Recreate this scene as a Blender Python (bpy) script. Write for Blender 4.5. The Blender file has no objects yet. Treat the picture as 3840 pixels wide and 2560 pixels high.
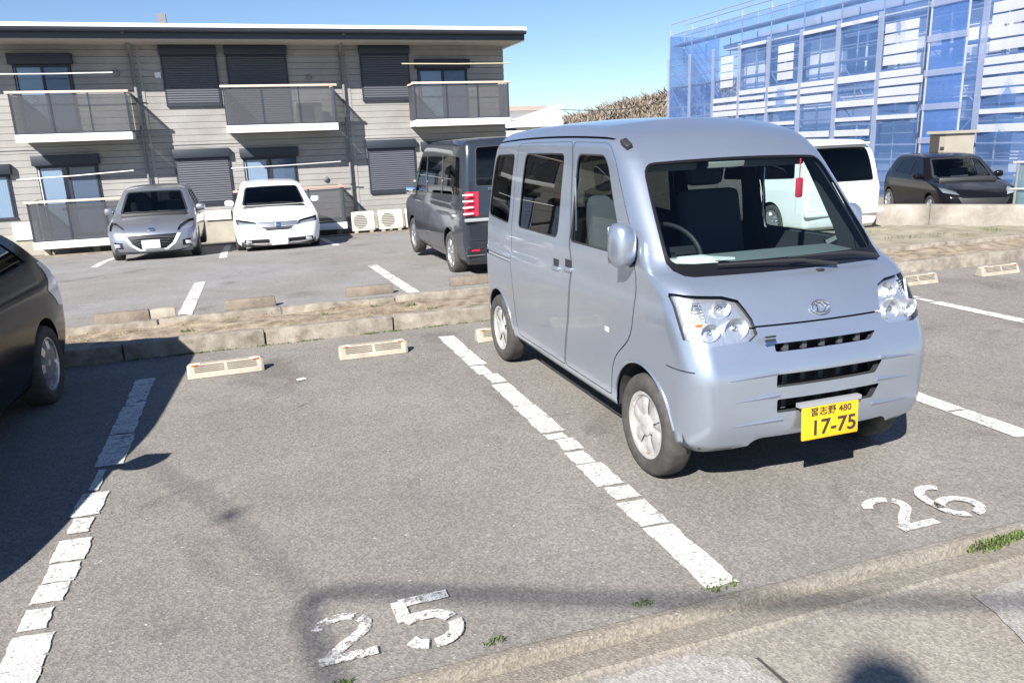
import bpy, bmesh, math, random
import numpy as np
from mathutils import Vector, Matrix, noise
from mathutils.geometry import delaunay_2d_cdt
R = math.radians
random.seed(7)
SC = bpy.context.scene
COL = SC.collection

# ------------------------------------------------------------------ camera
YAW, PITCH, ROLL, LENS, CAMZ = R(18.295), R(14.444), R(-2.222), 26.93, 1.723
fw = Vector((math.sin(YAW)*math.cos(PITCH), math.cos(YAW)*math.cos(PITCH), -math.sin(PITCH)))
rt = Vector((math.cos(YAW), -math.sin(YAW), 0))
up = rt.cross(fw)
rt2 = rt*math.cos(ROLL) + up*math.sin(ROLL)
up2 = up*math.cos(ROLL) - rt*math.sin(ROLL)
cd = bpy.data.cameras.new('camera')
cam = bpy.data.objects.new('camera', cd)
COL.objects.link(cam)
m = Matrix((rt2, up2, -fw)).transposed().to_4x4()
m.translation = Vector((0, 0, CAMZ))
cam.matrix_world = m
cd.sensor_width = 36
cd.lens = LENS
cd.clip_start = 0.05
cd.clip_end = 2000
SC.camera = cam

# ------------------------------------------------------------------ sky, sun, exposure
KX, KY = 0.88, 0.95                       # shadow shift per metre of height
sun_vec = Vector((-KX, -KY, 1)).normalized()   # towards the sun
ELEV = math.asin(sun_vec.z)
wd = bpy.data.worlds.new('World')
SC.world = wd
wd.use_nodes = True
nt = wd.node_tree
bg = nt.nodes['Background']
sky = nt.nodes.new('ShaderNodeTexSky')
sky.sky_type = 'NISHITA'
sky.sun_disc = False
sky.sun_elevation = ELEV
sky.sun_rotation = math.atan2(sun_vec.x, sun_vec.y)
sky.altitude = 800
sky.air_density = 1.0
sky.dust_density = 0.1
sky.ozone_density = 1.6
hs = nt.nodes.new('ShaderNodeHueSaturation')
hs.inputs['Saturation'].default_value = 0.96
wb = nt.nodes.new('ShaderNodeMix'); wb.data_type = 'RGBA'; wb.blend_type = 'MULTIPLY'     # one even white balance for the whole sky
wb.inputs[0].default_value = 1.0
[i for i in wb.inputs if i.name == 'B' and i.type == 'RGBA'][0].default_value = (0.84, 0.97, 1.17, 1)
nt.links.new(sky.outputs[0], hs.inputs['Color'])
nt.links.new(hs.outputs[0], [i for i in wb.inputs if i.name == 'A' and i.type == 'RGBA'][0])
nt.links.new([o for o in wb.outputs if o.type == 'RGBA'][0], bg.inputs[0])
bg.inputs[1].default_value = 0.056
sl = bpy.data.lights.new('sun', 'SUN')
sl.energy = 5.0
sl.angle = R(0.53)
sl.color = (1.0, 0.955, 0.89)
so = bpy.data.objects.new('sun', sl)
so.rotation_euler = sun_vec.to_track_quat('Z', 'Y').to_euler()
so.location = (-8, -8, 12)
COL.objects.link(so)
SC.view_settings.view_transform = 'Standard'
SC.view_settings.look = 'None'
SC.view_settings.gamma = 1
SC.view_settings.use_curve_mapping = False
SC.view_settings.exposure = 1.08
SC.render.engine = 'CYCLES'
SC.cycles.max_bounces = 8
SC.cycles.transparent_max_bounces = 16
SC.cycles.caustics_reflective = False
SC.cycles.caustics_refractive = False

# ------------------------------------------------------------------ materials
MATS = {}
def mat(name, col, rough=0.6, metal=0.0, var=0.0, scale=6.0, bump=0.0, bscale=60.0, coat=0.0, spec=0.5, tint=None, detail=6.0):
    if name in MATS: return MATS[name]
    m = bpy.data.materials.new(name); m.use_nodes = True
    n = m.node_tree; b = n.nodes['Principled BSDF']
    b.inputs['Base Color'].default_value = (*col, 1)
    b.inputs['Roughness'].default_value = rough
    b.inputs['Metallic'].default_value = metal
    b.inputs['Coat Weight'].default_value = coat
    b.inputs['Coat Roughness'].default_value = 0.04
    b.inputs['Specular IOR Level'].default_value = spec
    if var or bump:
        tc = n.nodes.new('ShaderNodeTexCoord')
        geo = n.nodes.new('ShaderNodeNewGeometry')
    if var:
        t = n.nodes.new('ShaderNodeTexNoise'); t.inputs['Scale'].default_value = scale; t.inputs['Detail'].default_value = detail
        t.inputs['Roughness'].default_value = 0.62
        n.links.new(geo.outputs['Position'], t.inputs['Vector'])
        r = n.nodes.new('ShaderNodeValToRGB')
        c2 = tint or col
        r.color_ramp.elements[0].position = 0.3; r.color_ramp.elements[1].position = 0.72
        r.color_ramp.elements[0].color = (*[max(0, c*(1-var)) for c in c2], 1)
        r.color_ramp.elements[1].color = (*[min(1, c*(1+var)) for c in col], 1)
        n.links.new(t.outputs[0], r.inputs[0]); n.links.new(r.outputs[0], b.inputs['Base Color'])
    if bump:
        t = n.nodes.new('ShaderNodeTexNoise'); t.inputs['Scale'].default_value = bscale; t.inputs['Detail'].default_value = 4
        n.links.new(geo.outputs['Position'], t.inputs['Vector'])
        bp = n.nodes.new('ShaderNodeBump'); bp.inputs['Strength'].default_value = bump; bp.inputs['Distance'].default_value = 0.01
        n.links.new(t.outputs[0], bp.inputs['Height']); n.links.new(bp.outputs[0], b.inputs['Normal'])
    MATS[name] = m
    return m

def ramp(n, src, stops):
    r = n.nodes.new('ShaderNodeValToRGB')
    e = r.color_ramp.elements
    while len(e) < len(stops): e.new(0.5)
    for el, (p, c) in zip(e, stops):
        el.position = p; el.color = (*c, 1) if len(c) == 3 else c
    n.links.new(src, r.inputs[0])
    return r.outputs[0]

def mixc(n, a, b, f, mode='MIX'):
    x = n.nodes.new('ShaderNodeMix'); x.data_type = 'RGBA'; x.blend_type = mode
    for sock, v in ((x.inputs['A'], a), (x.inputs['B'], b)):
        pass
    ia = [i for i in x.inputs if i.name == 'A' and i.type == 'RGBA'][0]
    ib = [i for i in x.inputs if i.name == 'B' and i.type == 'RGBA'][0]
    fi = [i for i in x.inputs if i.name == 'Factor' and i.type == 'VALUE'][0]
    for sock, v in ((ia, a), (ib, b)):
        if isinstance(v, tuple): sock.default_value = (*v, 1)
        else: n.links.new(v, sock)
    if isinstance(f, (int, float)): fi.default_value = f
    else: n.links.new(f, fi)
    return [o for o in x.outputs if o.type == 'RGBA'][0]

def nz(n, pos, scale, detail=5, rough=0.6, dist=0.0):
    t = n.nodes.new('ShaderNodeTexNoise')
    t.inputs['Scale'].default_value = scale; t.inputs['Detail'].default_value = detail
    t.inputs['Roughness'].default_value = rough; t.inputs['Distortion'].default_value = dist
    n.links.new(pos, t.inputs['Vector'])
    return t.outputs[0]

def asphalt(name, lo, hi, stain, speck, patch=0.5, bump=0.32):
    m = bpy.data.materials.new(name); m.use_nodes = True
    n = m.node_tree; b = n.nodes['Principled BSDF']
    pos = n.nodes.new('ShaderNodeNewGeometry').outputs['Position']
    base = ramp(n, nz(n, pos, 1.1, 8, 0.7), [(0.3, lo), (0.68, hi)])
    big = ramp(n, nz(n, pos, 0.42, 6, 0.65, 0.6), [(0.42, (0, 0, 0)), (0.62, (1, 1, 1))])
    c = mixc(n, base, stain, mixf(n, big, patch))
    v = n.nodes.new('ShaderNodeTexVoronoi'); v.inputs['Scale'].default_value = 95
    n.links.new(pos, v.inputs['Vector'])
    agg = ramp(n, v.outputs['Color'], [(0.25, (0.62, 0.62, 0.63)), (0.8, (1.30, 1.28, 1.26))])
    c = mixc(n, c, agg, 0.6, 'MULTIPLY')
    oil = ramp(n, nz(n, pos, 0.9, 5, 0.55, 1.2), [(0.30, (0.62, 0.61, 0.60)), (0.42, (1, 1, 1))])
    c = mixc(n, c, oil, 0.7, 'MULTIPLY')
    vc = n.nodes.new('ShaderNodeTexVoronoi'); vc.feature = 'DISTANCE_TO_EDGE'; vc.inputs['Scale'].default_value = 0.55
    wp = n.nodes.new('ShaderNodeVectorMath'); wp.operation = 'ADD'
    wn = n.nodes.new('ShaderNodeTexNoise'); wn.inputs['Scale'].default_value = 1.6; wn.inputs['Detail'].default_value = 6
    n.links.new(pos, wn.inputs['Vector']); n.links.new(pos, wp.inputs[0]); n.links.new(wn.outputs['Color'], wp.inputs[1]); n.links.new(wp.outputs[0], vc.inputs['Vector'])
    crk = ramp(n, vc.outputs['Distance'], [(0.0, (1, 1, 1)), (0.006, (0, 0, 0))])
    cg = ramp(n, nz(n, pos, 0.7, 2), [(0.50, (0, 0, 0)), (0.58, (0.6, 0.6, 0.6))])
    c = mixc(n, c, tuple(x*0.45 for x in lo), mixf2(n, crk, cg))
    v2 = n.nodes.new('ShaderNodeTexVoronoi'); v2.inputs['Scale'].default_value = 26
    n.links.new(pos, v2.inputs['Vector'])
    sp = ramp(n, v2.outputs['Distance'], [(0.10, (1, 1, 1)), (0.19, (0, 0, 0))])
    gate = ramp(n, nz(n, pos, 19, 2), [(0.56, (0, 0, 0)), (0.62, (1, 1, 1))])
    c = mixc(n, c, speck, mixf2(n, sp, gate))
    n.links.new(c, b.inputs['Base Color'])
    b.inputs['Roughness'].default_value = 0.85
    b.inputs['Specular IOR Level'].default_value = 0.35
    bp = n.nodes.new('ShaderNodeBump'); bp.inputs['Strength'].default_value = bump; bp.inputs['Distance'].default_value = 0.006
    hh = n.nodes.new('ShaderNodeMath'); hh.operation = 'ADD'
    n.links.new(v.outputs['Distance'], hh.inputs[0]); n.links.new(nz(n, pos, 160, 3), hh.inputs[1])
    n.links.new(hh.outputs[0], bp.inputs['Height']); n.links.new(bp.outputs[0], b.inputs['Normal'])
    MATS[name] = m
    return m
def mixf(n, src, k):
    x = n.nodes.new('ShaderNodeMath'); x.operation = 'MULTIPLY'
    n.links.new(src, x.inputs[0]); x.inputs[1].default_value = k
    return x.outputs[0]
def mixf2(n, a, b):
    x = n.nodes.new('ShaderNodeMath'); x.operation = 'MULTIPLY'
    n.links.new(a, x.inputs[0]); n.links.new(b, x.inputs[1])
    return x.outputs[0]

def glass(name, tint, gloss=0.05, rough=0.01, fres=1.45):
    if name in MATS: return MATS[name]
    m = bpy.data.materials.new(name); m.use_nodes = True
    n = m.node_tree
    for x in list(n.nodes):
        if x.type != 'OUTPUT_MATERIAL': n.nodes.remove(x)
    out = [x for x in n.nodes if x.type == 'OUTPUT_MATERIAL'][0]
    tr = n.nodes.new('ShaderNodeBsdfTransparent'); tr.inputs[0].default_value = (*tint, 1)
    gl = n.nodes.new('ShaderNodeBsdfGlossy'); gl.inputs['Roughness'].default_value = rough
    fr = n.nodes.new('ShaderNodeFresnel')
    ge = n.nodes.new('ShaderNodeNewGeometry'); mp_ = n.nodes.new('ShaderNodeMapRange')      # thin sheet: same reflectance from both faces
    mp_.inputs['To Min'].default_value = fres; mp_.inputs['To Max'].default_value = 1/fres
    n.links.new(ge.outputs['Backfacing'], mp_.inputs['Value']); n.links.new(mp_.outputs[0], fr.inputs[0])
    mx = n.nodes.new('ShaderNodeMixShader')
    n.links.new(fr.outputs[0], mx.inputs[0]); n.links.new(tr.outputs[0], mx.inputs[1]); n.links.new(gl.outputs[0], mx.inputs[2])
    n.links.new(mx.outputs[0], out.inputs[0])
    MATS[name] = m
    return m

def sheet_mat(name, col, alpha, wave=0.0):
    if name in MATS: return MATS[name]
    m = bpy.data.materials.new(name); m.use_nodes = True
    n = m.node_tree
    for x in list(n.nodes):
        if x.type != 'OUTPUT_MATERIAL': n.nodes.remove(x)
    out = [x for x in n.nodes if x.type == 'OUTPUT_MATERIAL'][0]
    pos = n.nodes.new('ShaderNodeNewGeometry').outputs['Position']
    tr = n.nodes.new('ShaderNodeBsdfTransparent')
    df = n.nodes.new('ShaderNodeBsdfDiffuse'); df.inputs[0].default_value = (*col, 1)
    tl = n.nodes.new('ShaderNodeBsdfTranslucent'); tl.inputs[0].default_value = (*col, 1)
    m1 = n.nodes.new('ShaderNodeMixShader'); m1.inputs[0].default_value = 0.45
    n.links.new(df.outputs[0], m1.inputs[1]); n.links.new(tl.outputs[0], m1.inputs[2])
    mx = n.nodes.new('ShaderNodeMixShader')
    a = ramp(n, nz(n, pos, 0.8, 4), [(0.3, (alpha-0.1,)*3), (0.7, (alpha+0.1,)*3)])
    n.links.new(a, mx.inputs[0]); n.links.new(tr.outputs[0], mx.inputs[1]); n.links.new(m1.outputs[0], mx.inputs[2])
    n.links.new(mx.outputs[0], out.inputs[0])
    MATS[name] = m
    return m

def paint_mat(name, col, wear):
    m = bpy.data.materials.new(name); m.use_nodes = True
    n = m.node_tree; b = n.nodes['Principled BSDF']
    out = [x for x in n.nodes if x.type == 'OUTPUT_MATERIAL'][0]
    pos = n.nodes.new('ShaderNodeNewGeometry').outputs['Position']
    f1 = ramp(n, nz(n, pos, 38, 7, 0.75), [(wear-0.10, (0.1, 0.1, 0.1)), (wear, (1, 1, 1))])
    f2 = ramp(n, nz(n, pos, 7, 6, 0.7, 0.4), [(0.30, (0.0, 0.0, 0.0)), (0.41, (1, 1, 1))])
    f3 = ramp(n, nz(n, pos, 130, 3), [(0.34, (0.3, 0.3, 0.3)), (0.46, (1, 1, 1))])
    fac = mixf2(n, mixf2(n, f1, f2), f3)
    dirt = ramp(n, nz(n, pos, 6, 6, 0.7), [(0.28, tuple(c*0.66 for c in col)), (0.6, col)])
    n.links.new(dirt, b.inputs['Base Color'])
    b.inputs['Roughness'].default_value = 0.75
    bp = n.nodes.new('ShaderNodeBump'); bp.inputs['Strength'].default_value = 0.5; bp.inputs['Distance'].default_value = 0.005
    n.links.new(nz(n, pos, 140, 3), bp.inputs['Height']); n.links.new(bp.outputs[0], b.inputs['Normal'])
    tr = n.nodes.new('ShaderNodeBsdfTransparent'); ms = n.nodes.new('ShaderNodeMixShader')
    n.links.new(fac, ms.inputs[0]); n.links.new(tr.outputs[0], ms.inputs[1]); n.links.new(b.outputs[0], ms.inputs[2])
    n.links.new(ms.outputs[0], out.inputs[0])
    MATS[name] = m
    return m

asphalt('asphalt_near', (0.180, 0.168, 0.153), (0.250, 0.236, 0.217), (0.205, 0.187, 0.166), (0.42, 0.40, 0.37), 0.5)
asphalt('asphalt_far', (0.21, 0.206, 0.202), (0.29, 0.284, 0.277), (0.225, 0.20, 0.175), (0.44, 0.43, 0.41), 0.5, 0.4)
asphalt('asphalt_street', (0.22, 0.20, 0.175), (0.31, 0.29, 0.255), (0.26, 0.225, 0.18), (0.42, 0.40, 0.36), 0.5)
asphalt('street_patch', (0.27, 0.255, 0.235), (0.36, 0.345, 0.32), (0.30, 0.28, 0.245), (0.45, 0.43, 0.40), 0.4)
paint_mat('line_paint', (0.72, 0.71, 0.68), 0.46)
paint_mat('faded_paint', (0.66, 0.65, 0.62), 0.535)
paint_mat('digit_paint', (0.68, 0.67, 0.64), 0.48)
mat('kerb_concrete', (0.275, 0.25, 0.212), 0.9, var=0.34, scale=7, bump=0.5, bscale=90, tint=(0.215, 0.178, 0.135), detail=10)
asphalt('gutter_concrete', (0.20, 0.182, 0.152), (0.275, 0.255, 0.218), (0.22, 0.188, 0.145), (0.42, 0.39, 0.34), 0.7, 0.4)
mat('block_concrete', (0.20, 0.165, 0.13), 0.9, var=0.3, scale=6, bump=0.6, bscale=50)
mat('stop_plastic', (0.36, 0.315, 0.25), 0.7, var=0.2, scale=9, bump=0.3, bscale=60)
mat('soil', (0.265, 0.215, 0.155), 0.95, var=0.5, scale=7, bump=1.0, bscale=24, tint=(0.22, 0.165, 0.11))
mat('dry_soil', (0.25, 0.215, 0.165), 0.95, var=0.35, scale=3, bump=0.9, bscale=20, tint=(0.26, 0.24, 0.16))
mat('grass', (0.085, 0.125, 0.03), 0.8, var=0.5, scale=14)
mat('dry_weed', (0.24, 0.19, 0.10), 0.85, var=0.4, scale=14)
mat('silver_blue', (0.41, 0.462, 0.55), 0.30, metal=0.75, coat=0.6, var=0.04, scale=3, detail=4)
mat('black_plastic', (0.022, 0.022, 0.024), 0.5)
mat('black_rubber', (0.03, 0.03, 0.032), 0.75)
mat('tyre_rubber', (0.055, 0.052, 0.048), 0.85, var=0.35, scale=18, bump=0.3, bscale=120)
mat('lining', (0.03, 0.032, 0.036), 0.9)
mat('cabin_grey', (0.11, 0.12, 0.13), 0.8)
mat('dash_grey', (0.15, 0.175, 0.175), 0.8)
mat('seat_cloth', (0.05, 0.055, 0.065), 0.9)
mat('wheel_cover', (0.52, 0.52, 0.51), 0.45, metal=0.45, var=0.25, scale=12)
mat('rust', (0.36, 0.34, 0.31), 0.8, var=0.5, scale=11, tint=(0.30, 0.20, 0.13))
mat('alloy', (0.55, 0.56, 0.58), 0.3, metal=0.85)
mat('chrome', (0.86, 0.87, 0.88), 0.08, metal=1.0)
mat('reflector', (0.90, 0.91, 0.93), 0.28, metal=0.85, bump=0.25, bscale=42)
mat('amber', (0.75, 0.16, 0.015), 0.35)
mat('frit_black', (0.009, 0.009, 0.011), 0.35, spec=0.25)
mat('rib_dark', (0.075, 0.078, 0.085), 0.5)
mat('plate_yellow', (0.84, 0.46, 0.015), 0.45, var=0.05, scale=20)
mat('plate_white', (0.78, 0.78, 0.75), 0.45)
mat('plate_ink', (0.03, 0.03, 0.03), 0.5)
mat('plate_green', (0.04, 0.16, 0.09), 0.5)
mat('paper', (0.82, 0.82, 0.76), 0.7)
mat('red_charm', (0.62, 0.03, 0.06), 0.5)
mat('pearl_white', (0.80, 0.80, 0.79), 0.3, coat=0.7)
mat('car_black', (0.006, 0.006, 0.008), 0.16, coat=0.04, spec=0.17)
mat('car_charcoal', (0.03, 0.037, 0.05), 0.28, metal=0.35, coat=0.7)
mat('car_silver', (0.33, 0.35, 0.40), 0.32, metal=0.7, coat=0.8)
mat('tail_red', (0.55, 0.012, 0.03), 0.2, coat=0.8)
mat('lamp_white', (0.80, 0.80, 0.80), 0.25, coat=0.5)
mat('grey_plastic', (0.28, 0.29, 0.31), 0.5)
glass('clear_glass', (0.70, 0.80, 0.81), fres=1.45)
glass('privacy_glass', (0.10, 0.105, 0.10), fres=1.42)
glass('dark_glass', (0.035, 0.04, 0.05), fres=1.4)
glass('lens_glass', (0.93, 0.94, 0.95), fres=1.5)

# ------------------------------------------------------------------ mesh helpers
def tag(o, label=None, cat=None, group=None, kind=None):
    if label: o['label'] = label
    if cat: o['category'] = cat
    if group: o['group'] = group
    if kind: o['kind'] = kind
    return o

def obj(name, me, parent=None, loc=(0, 0, 0), rot=(0, 0, 0), scale=None):
    o = bpy.data.objects.new(name, me); COL.objects.link(o)
    o.location = loc; o.rotation_euler = rot
    if scale: o.scale = scale
    if parent: o.parent = parent
    return o

def empty(name, loc=(0, 0, 0), rz=0.0):
    o = bpy.data.objects.new(name, None); COL.objects.link(o)
    o.location = loc; o.rotation_euler = (0, 0, rz); o.empty_display_size = 0.2
    return o

class MB:
    def __init__(s): s.v = []; s.f = []
    def add(s, vs, fs):
        k = len(s.v); s.v += [tuple(v) for v in vs]; s.f += [tuple(i+k for i in f) for f in fs]; return s
    def box(s, c, d, rot=None):
        x, y, z = d[0]/2, d[1]/2, d[2]/2
        vs = [Vector((i*x, j*y, k*z)) for i in (-1, 1) for j in (-1, 1) for k in (-1, 1)]
        if rot is not None: vs = [rot @ v for v in vs]
        vs = [v+Vector(c) for v in vs]
        return s.add(vs, [(0, 1, 3, 2), (4, 6, 7, 5), (0, 4, 5, 1), (2, 3, 7, 6), (0, 2, 6, 4), (1, 5, 7, 3)])
    def box2(s, a, b):
        return s.box([(a[i]+b[i])/2 for i in range(3)], [abs(b[i]-a[i]) for i in range(3)])
    def tube(s, pts, r, n=8, caps=True):
        pts = [Vector(p) for p in pts]; rings = []
        rr = r if isinstance(r, (list, tuple)) else [r]*len(pts)
        for i, p in enumerate(pts):
            d = (pts[min(i+1, len(pts)-1)]-pts[max(i-1, 0)]).normalized()
            a = d.cross(Vector((0, 0, 1)))
            if a.length < 1e-3: a = d.cross(Vector((1, 0, 0)))
            a.normalize(); b = d.cross(a)
            rings.append([p+(a*math.cos(2*math.pi*k/n)+b*math.sin(2*math.pi*k/n))*rr[i] for k in range(n)])
        vs = [v for ring in rings for v in ring]; fs = []
        for i in range(len(pts)-1):
            for k in range(n):
                fs.append((i*n+k, i*n+(k+1) % n, (i+1)*n+(k+1) % n, (i+1)*n+k))
        if caps: fs += [tuple(range(n))[::-1], tuple((len(pts)-1)*n+k for k in range(n))]
        return s.add(vs, fs)
    def lathe(s, prof, n=32, axis='x', c=(0, 0, 0), close=False):
        vs = []; fs = []
        for (r, h) in prof:
            for k in range(n):
                a = 2*math.pi*k/n
                p = {'x': (h, r*math.cos(a), r*math.sin(a)), 'y': (r*math.cos(a), h, r*math.sin(a)), 'z': (r*math.cos(a), r*math.sin(a), h)}[axis]
                vs.append((p[0]+c[0], p[1]+c[1], p[2]+c[2]))
        for i in range(len(prof)-1):
            for k in range(n):
                fs.append((i*n+k, i*n+(k+1) % n, (i+1)*n+(k+1) % n, (i+1)*n+k))
        return s.add(vs, fs)
    def prism(s, poly, z0, z1):
        n = len(poly)
        vs = [(x, y, z0) for x, y in poly]+[(x, y, z1) for x, y in poly]
        fs = [tuple(range(n))[::-1], tuple(range(n, 2*n))]+[(i, (i+1) % n, n+(i+1) % n, n+i) for i in range(n)]
        return s.add(vs, fs)
    def mesh(s, name, m, smooth=False, bevel=0.0, seg=2, recalc=True, angle=40):
        me = bpy.data.meshes.new(name); me.from_pydata(s.v, [], s.f)
        if bevel or recalc:
            bm = bmesh.new(); bm.from_mesh(me)
            if bevel:
                bmesh.ops.bevel(bm, geom=[e for e in bm.edges if len(e.link_faces) == 2 and e.calc_face_angle(0) > 0.5], offset=bevel, segments=seg, profile=0.5, affect='EDGES')
            bmesh.ops.recalc_face_normals(bm, faces=bm.faces)
            bm.to_mesh(me); bm.free()
        if smooth or bevel:
            for p in me.polygons: p.use_smooth = True
            me.set_sharp_from_angle(angle=R(angle))
        me.materials.append(MATS[m] if isinstance(m, str) else m)
        return me
    def build(s, name, m, parent=None, loc=(0, 0, 0), rot=(0, 0, 0), **k):
        return obj(name, s.mesh(name, m, **k), parent, loc, rot)

def copy_tree(o, parent=None):
    c = o.copy(); COL.objects.link(c); c.parent = parent
    for ch in [x for x in ALLCH(o)]: copy_tree(ch, c)
    return c
def ALLCH(o): return [x for x in bpy.data.objects if x.parent == o]

# ================================================================== THE SETTING
# far lot falls gently away from the divider
def zfar(y): return -0.034*max(0.0, y-8.3)-0.03*max(0.0, y-17.5)
def grid_ground(name, xs, ys, zf, m):
    vs = [(x, y, zf(x, y)) for y in ys for x in xs]; nx = len(xs)
    fs = [(j*nx+i, j*nx+i+1, (j+1)*nx+i+1, (j+1)*nx+i) for j in range(len(ys)-1) for i in range(nx-1)]
    o = MB().add(vs, fs).build(name, m, smooth=True)
    return tag(o, kind='structure')
def fr(a, b, n): return [a+(b-a)*i/n for i in range(n+1)]
rnd = random.Random(3)
def und(x, y): return 0.008*noise.noise((x*0.6, y*0.6, 2.0))

ground = grid_ground('ground', [-900, -60, -14, 22, 60, 900], [-60, -6, 7.2, 30, 70, 900], lambda x, y: -0.14 if y < 8 else -1.0, 'dry_soil')
lot = grid_ground('parking_lot', fr(-12, 18, 60), fr(2.2, 7.32, 12), lambda x, y: und(x, y)*0.25, 'asphalt_near')
far_lot = grid_ground('rear_parking_lot', fr(-16, 16, 48), fr(8.40, 24.2, 30), lambda x, y: zfar(y)+0.004+und(x, y)*0.4, 'asphalt_far')
street = grid_ground('street', fr(-14, 16, 40), fr(-12, 2.04, 24), lambda x, y: -0.022+und(x, y)*0.3, 'asphalt_street')
# gutter lip between lot and street
g = MB()
xs = fr(-12, 16, 140)
prof = [(2.25, -0.001), (2.235, 0.003), (2.21, 0.003), (2.198, 0.0), (2.188, -0.034), (2.168, -0.038), (2.155, -0.020), (2.05, -0.014), (2.02, -0.03)]
vs = []; fs = []
for i, x in enumerate(xs):
    w = 0.006*noise.noise((x*1.3, 0, 5))+0.004*noise.noise((x*14, 2, 5)); h = 0.002*noise.noise((x*2.1, 4, 1))
    for (y, z) in prof: vs.append((x, y+w, z+h))
n = len(prof)
for i in range(len(xs)-1):
    for k in range(n-1): fs.append((i*n+k, i*n+k+1, (i+1)*n+k+1, (i+1)*n+k))
gut = tag(g.add(vs, fs).build('gutter', 'gutter_concrete', smooth=True, angle=12), kind='structure')
# repair patch of paler paving in the street
def ragged(poly, amp, seg, seed):
    out = []
    for i, (a, b) in enumerate(zip(poly, poly[1:]+poly[:1])):
        L = math.hypot(b[0]-a[0], b[1]-a[1]); k = max(1, int(L/seg))
        for j in range(k):
            t = j/k; x = a[0]+(b[0]-a[0])*t; y = a[1]+(b[1]-a[1])*t
            nxv, nyv = (b[1]-a[1])/L, -(b[0]-a[0])/L
            d = amp*(noise.noise((x*9+seed, y*9, seed*1.7))*1.2+noise.noise((x*31, y*31+seed, 3))*0.7)
            if j == 0: d *= 0.5
            out.append((x+nxv*d, y+nyv*d))
    return out
def flat(poly, z, name, m, parent=None, thick=None):
    bm = bmesh.new()
    vsx = [bm.verts.new((x, y, z(x, y) if callable(z) else z)) for x, y in poly]
    f = bm.faces.new(vsx); bmesh.ops.triangulate(bm, faces=[f])
    if f.is_valid and f.normal.z < 0: pass
    me = bpy.data.meshes.new(name); bmesh.ops.recalc_face_normals(bm, faces=bm.faces)
    for ff in bm.faces:
        if ff.normal.z < 0: ff.normal_flip()
    bm.to_mesh(me); bm.free(); me.materials.append(MATS[m])
    return obj(name, me, parent)
o = flat(ragged([(0.05, 1.2), (1.52, 1.2), (1.47, 1.76), (1.42, 1.93), (1.22, 2.0), (0.1, 1.97)], 0.02, 0.04, 4), -0.015, 'paving_patch', 'street_patch', street)
o = flat(ragged([(2.2, 1.1), (4.5, 1.0), (4.5, 1.93), (2.9, 1.95), (2.45, 1.9)], 0.025, 0.05, 9), -0.015, 'paving_patch', 'street_patch', street)
# dark joint along the patch edge
o = flat(ragged([(1.50, 1.3), (1.525, 1.3), (1.475, 1.9), (1.46, 1.9)], 0.006, 0.03, 14), -0.011, 'paving_crack', 'tyre_rubber', street)

# painted stall lines: worn fragments
def frag_line(name, x, segs, w, label, seed, parent, zf, m='line_paint', skew=0.0):
    bm = bmesh.new()
    for (y0, y1, lo, hi) in segs:
        poly = [(x-w/2+lo, y0+0.008), (x+w/2+hi, y0-0.004), (x+w/2+hi, y1-0.008), (x-w/2+lo, y1+0.004)]
        poly = [(px+skew*(py-5), py) for px, py in poly]
        poly = ragged(poly, 0.009, 0.02, seed+y0*3.3)
        vs_ = [bm.verts.new((px, py, zf(px, py))) for px, py in poly]
        f_ = bm.faces.new(vs_)
        if f_.normal.z < 0: f_.normal_flip()
    bmesh.ops.triangulate(bm, faces=bm.faces)
    me = bpy.data.meshes.new(name); bm.to_mesh(me); bm.free(); me.materials.append(MATS[m])
    o = obj(name, me, parent); o['label'] = label
    return o
zn = lambda x, y: 0.0065
LW = 0.145
frag_line('stall_line', 1.60, [(6.80, 5.74, 0, 0), (5.72, 5.46, 0, -.03), (5.45, 5.22, .035, 0), (5.18, 4.66, 0.01, 0), (4.645, 4.12, 0, .01), (4.09, 4.0, 0, -.02), (3.985, 3.81, .03, 0), (3.775, 3.60, .01, -.02), (3.585, 3.30, .0, 0), (3.27, 3.13, .02, .01), (3.09, 2.84, 0, 0), (2.82, 2.56, 0, 0), (2.555, 2.30, 0, 0)], LW,
          'long worn white stall line between the empty stall and the van', 1, lot, zn)
frag_line('stall_line', -0.95, [(6.55, 6.08, 0, 0), (6.07, 5.84, .01, 0), (5.83, 5.24, 0, 0), (5.22, 4.68, 0, .01), (4.63, 4.34, 0.03, -.07), (4.30, 4.02, 0, -.01), (3.99, 3.83, .02, -.03), (3.76, 3.55, .0, 0), (3.53, 3.37, 0.01, -.01), (3.36, 3.21, .0, -.02), (3.17, 3.02, 0, -.04), (2.98, 2.77, 0, 0), (2.76, 2.48, 0, 0), (2.47, 2.3, 0, 0)], LW,
          'worn white stall line half in the dark car shadow', 2, lot, zn)
frag_line('stall_line', 4.04, [(6.7, 5.2, 0, 0), (5.1, 4.3, 0, 0), (4.2, 3.42, 0, 0), (3.40, 2.95, 0.0, 0), (2.9, 2.35, 0, 0)], LW,
          'white stall line right of the silver van', 3, lot, zn)
frag_line('stall_line', 6.48, [(6.7, 6.12, 0, 0), (6.08, 5.9, .03, -.03), (5.86, 4.9, 0, 0), (4.88, 3.5, 0, 0), (3.4, 2.4, 0, 0)], LW,
          'farthest right white stall line in the front lot', 4, lot, zn)
zf2 = lambda x, y: zfar(y)+0.010
for x, seg, lab, sd in ((-0.84, [(12.45, 10.6, 0, 0), (10.55, 8.5, 0, 0)], 'white line in the rear lot near two concrete stops', 5),
                        (1.82, [(12.75, 11.4, 0, 0), (11.36, 8.6, 0, 0)], 'white line in the rear lot left of the black minivan', 6)):
    frag_line('stall_line', x, seg, 0.16, lab, sd, far_lot, zf2)
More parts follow.
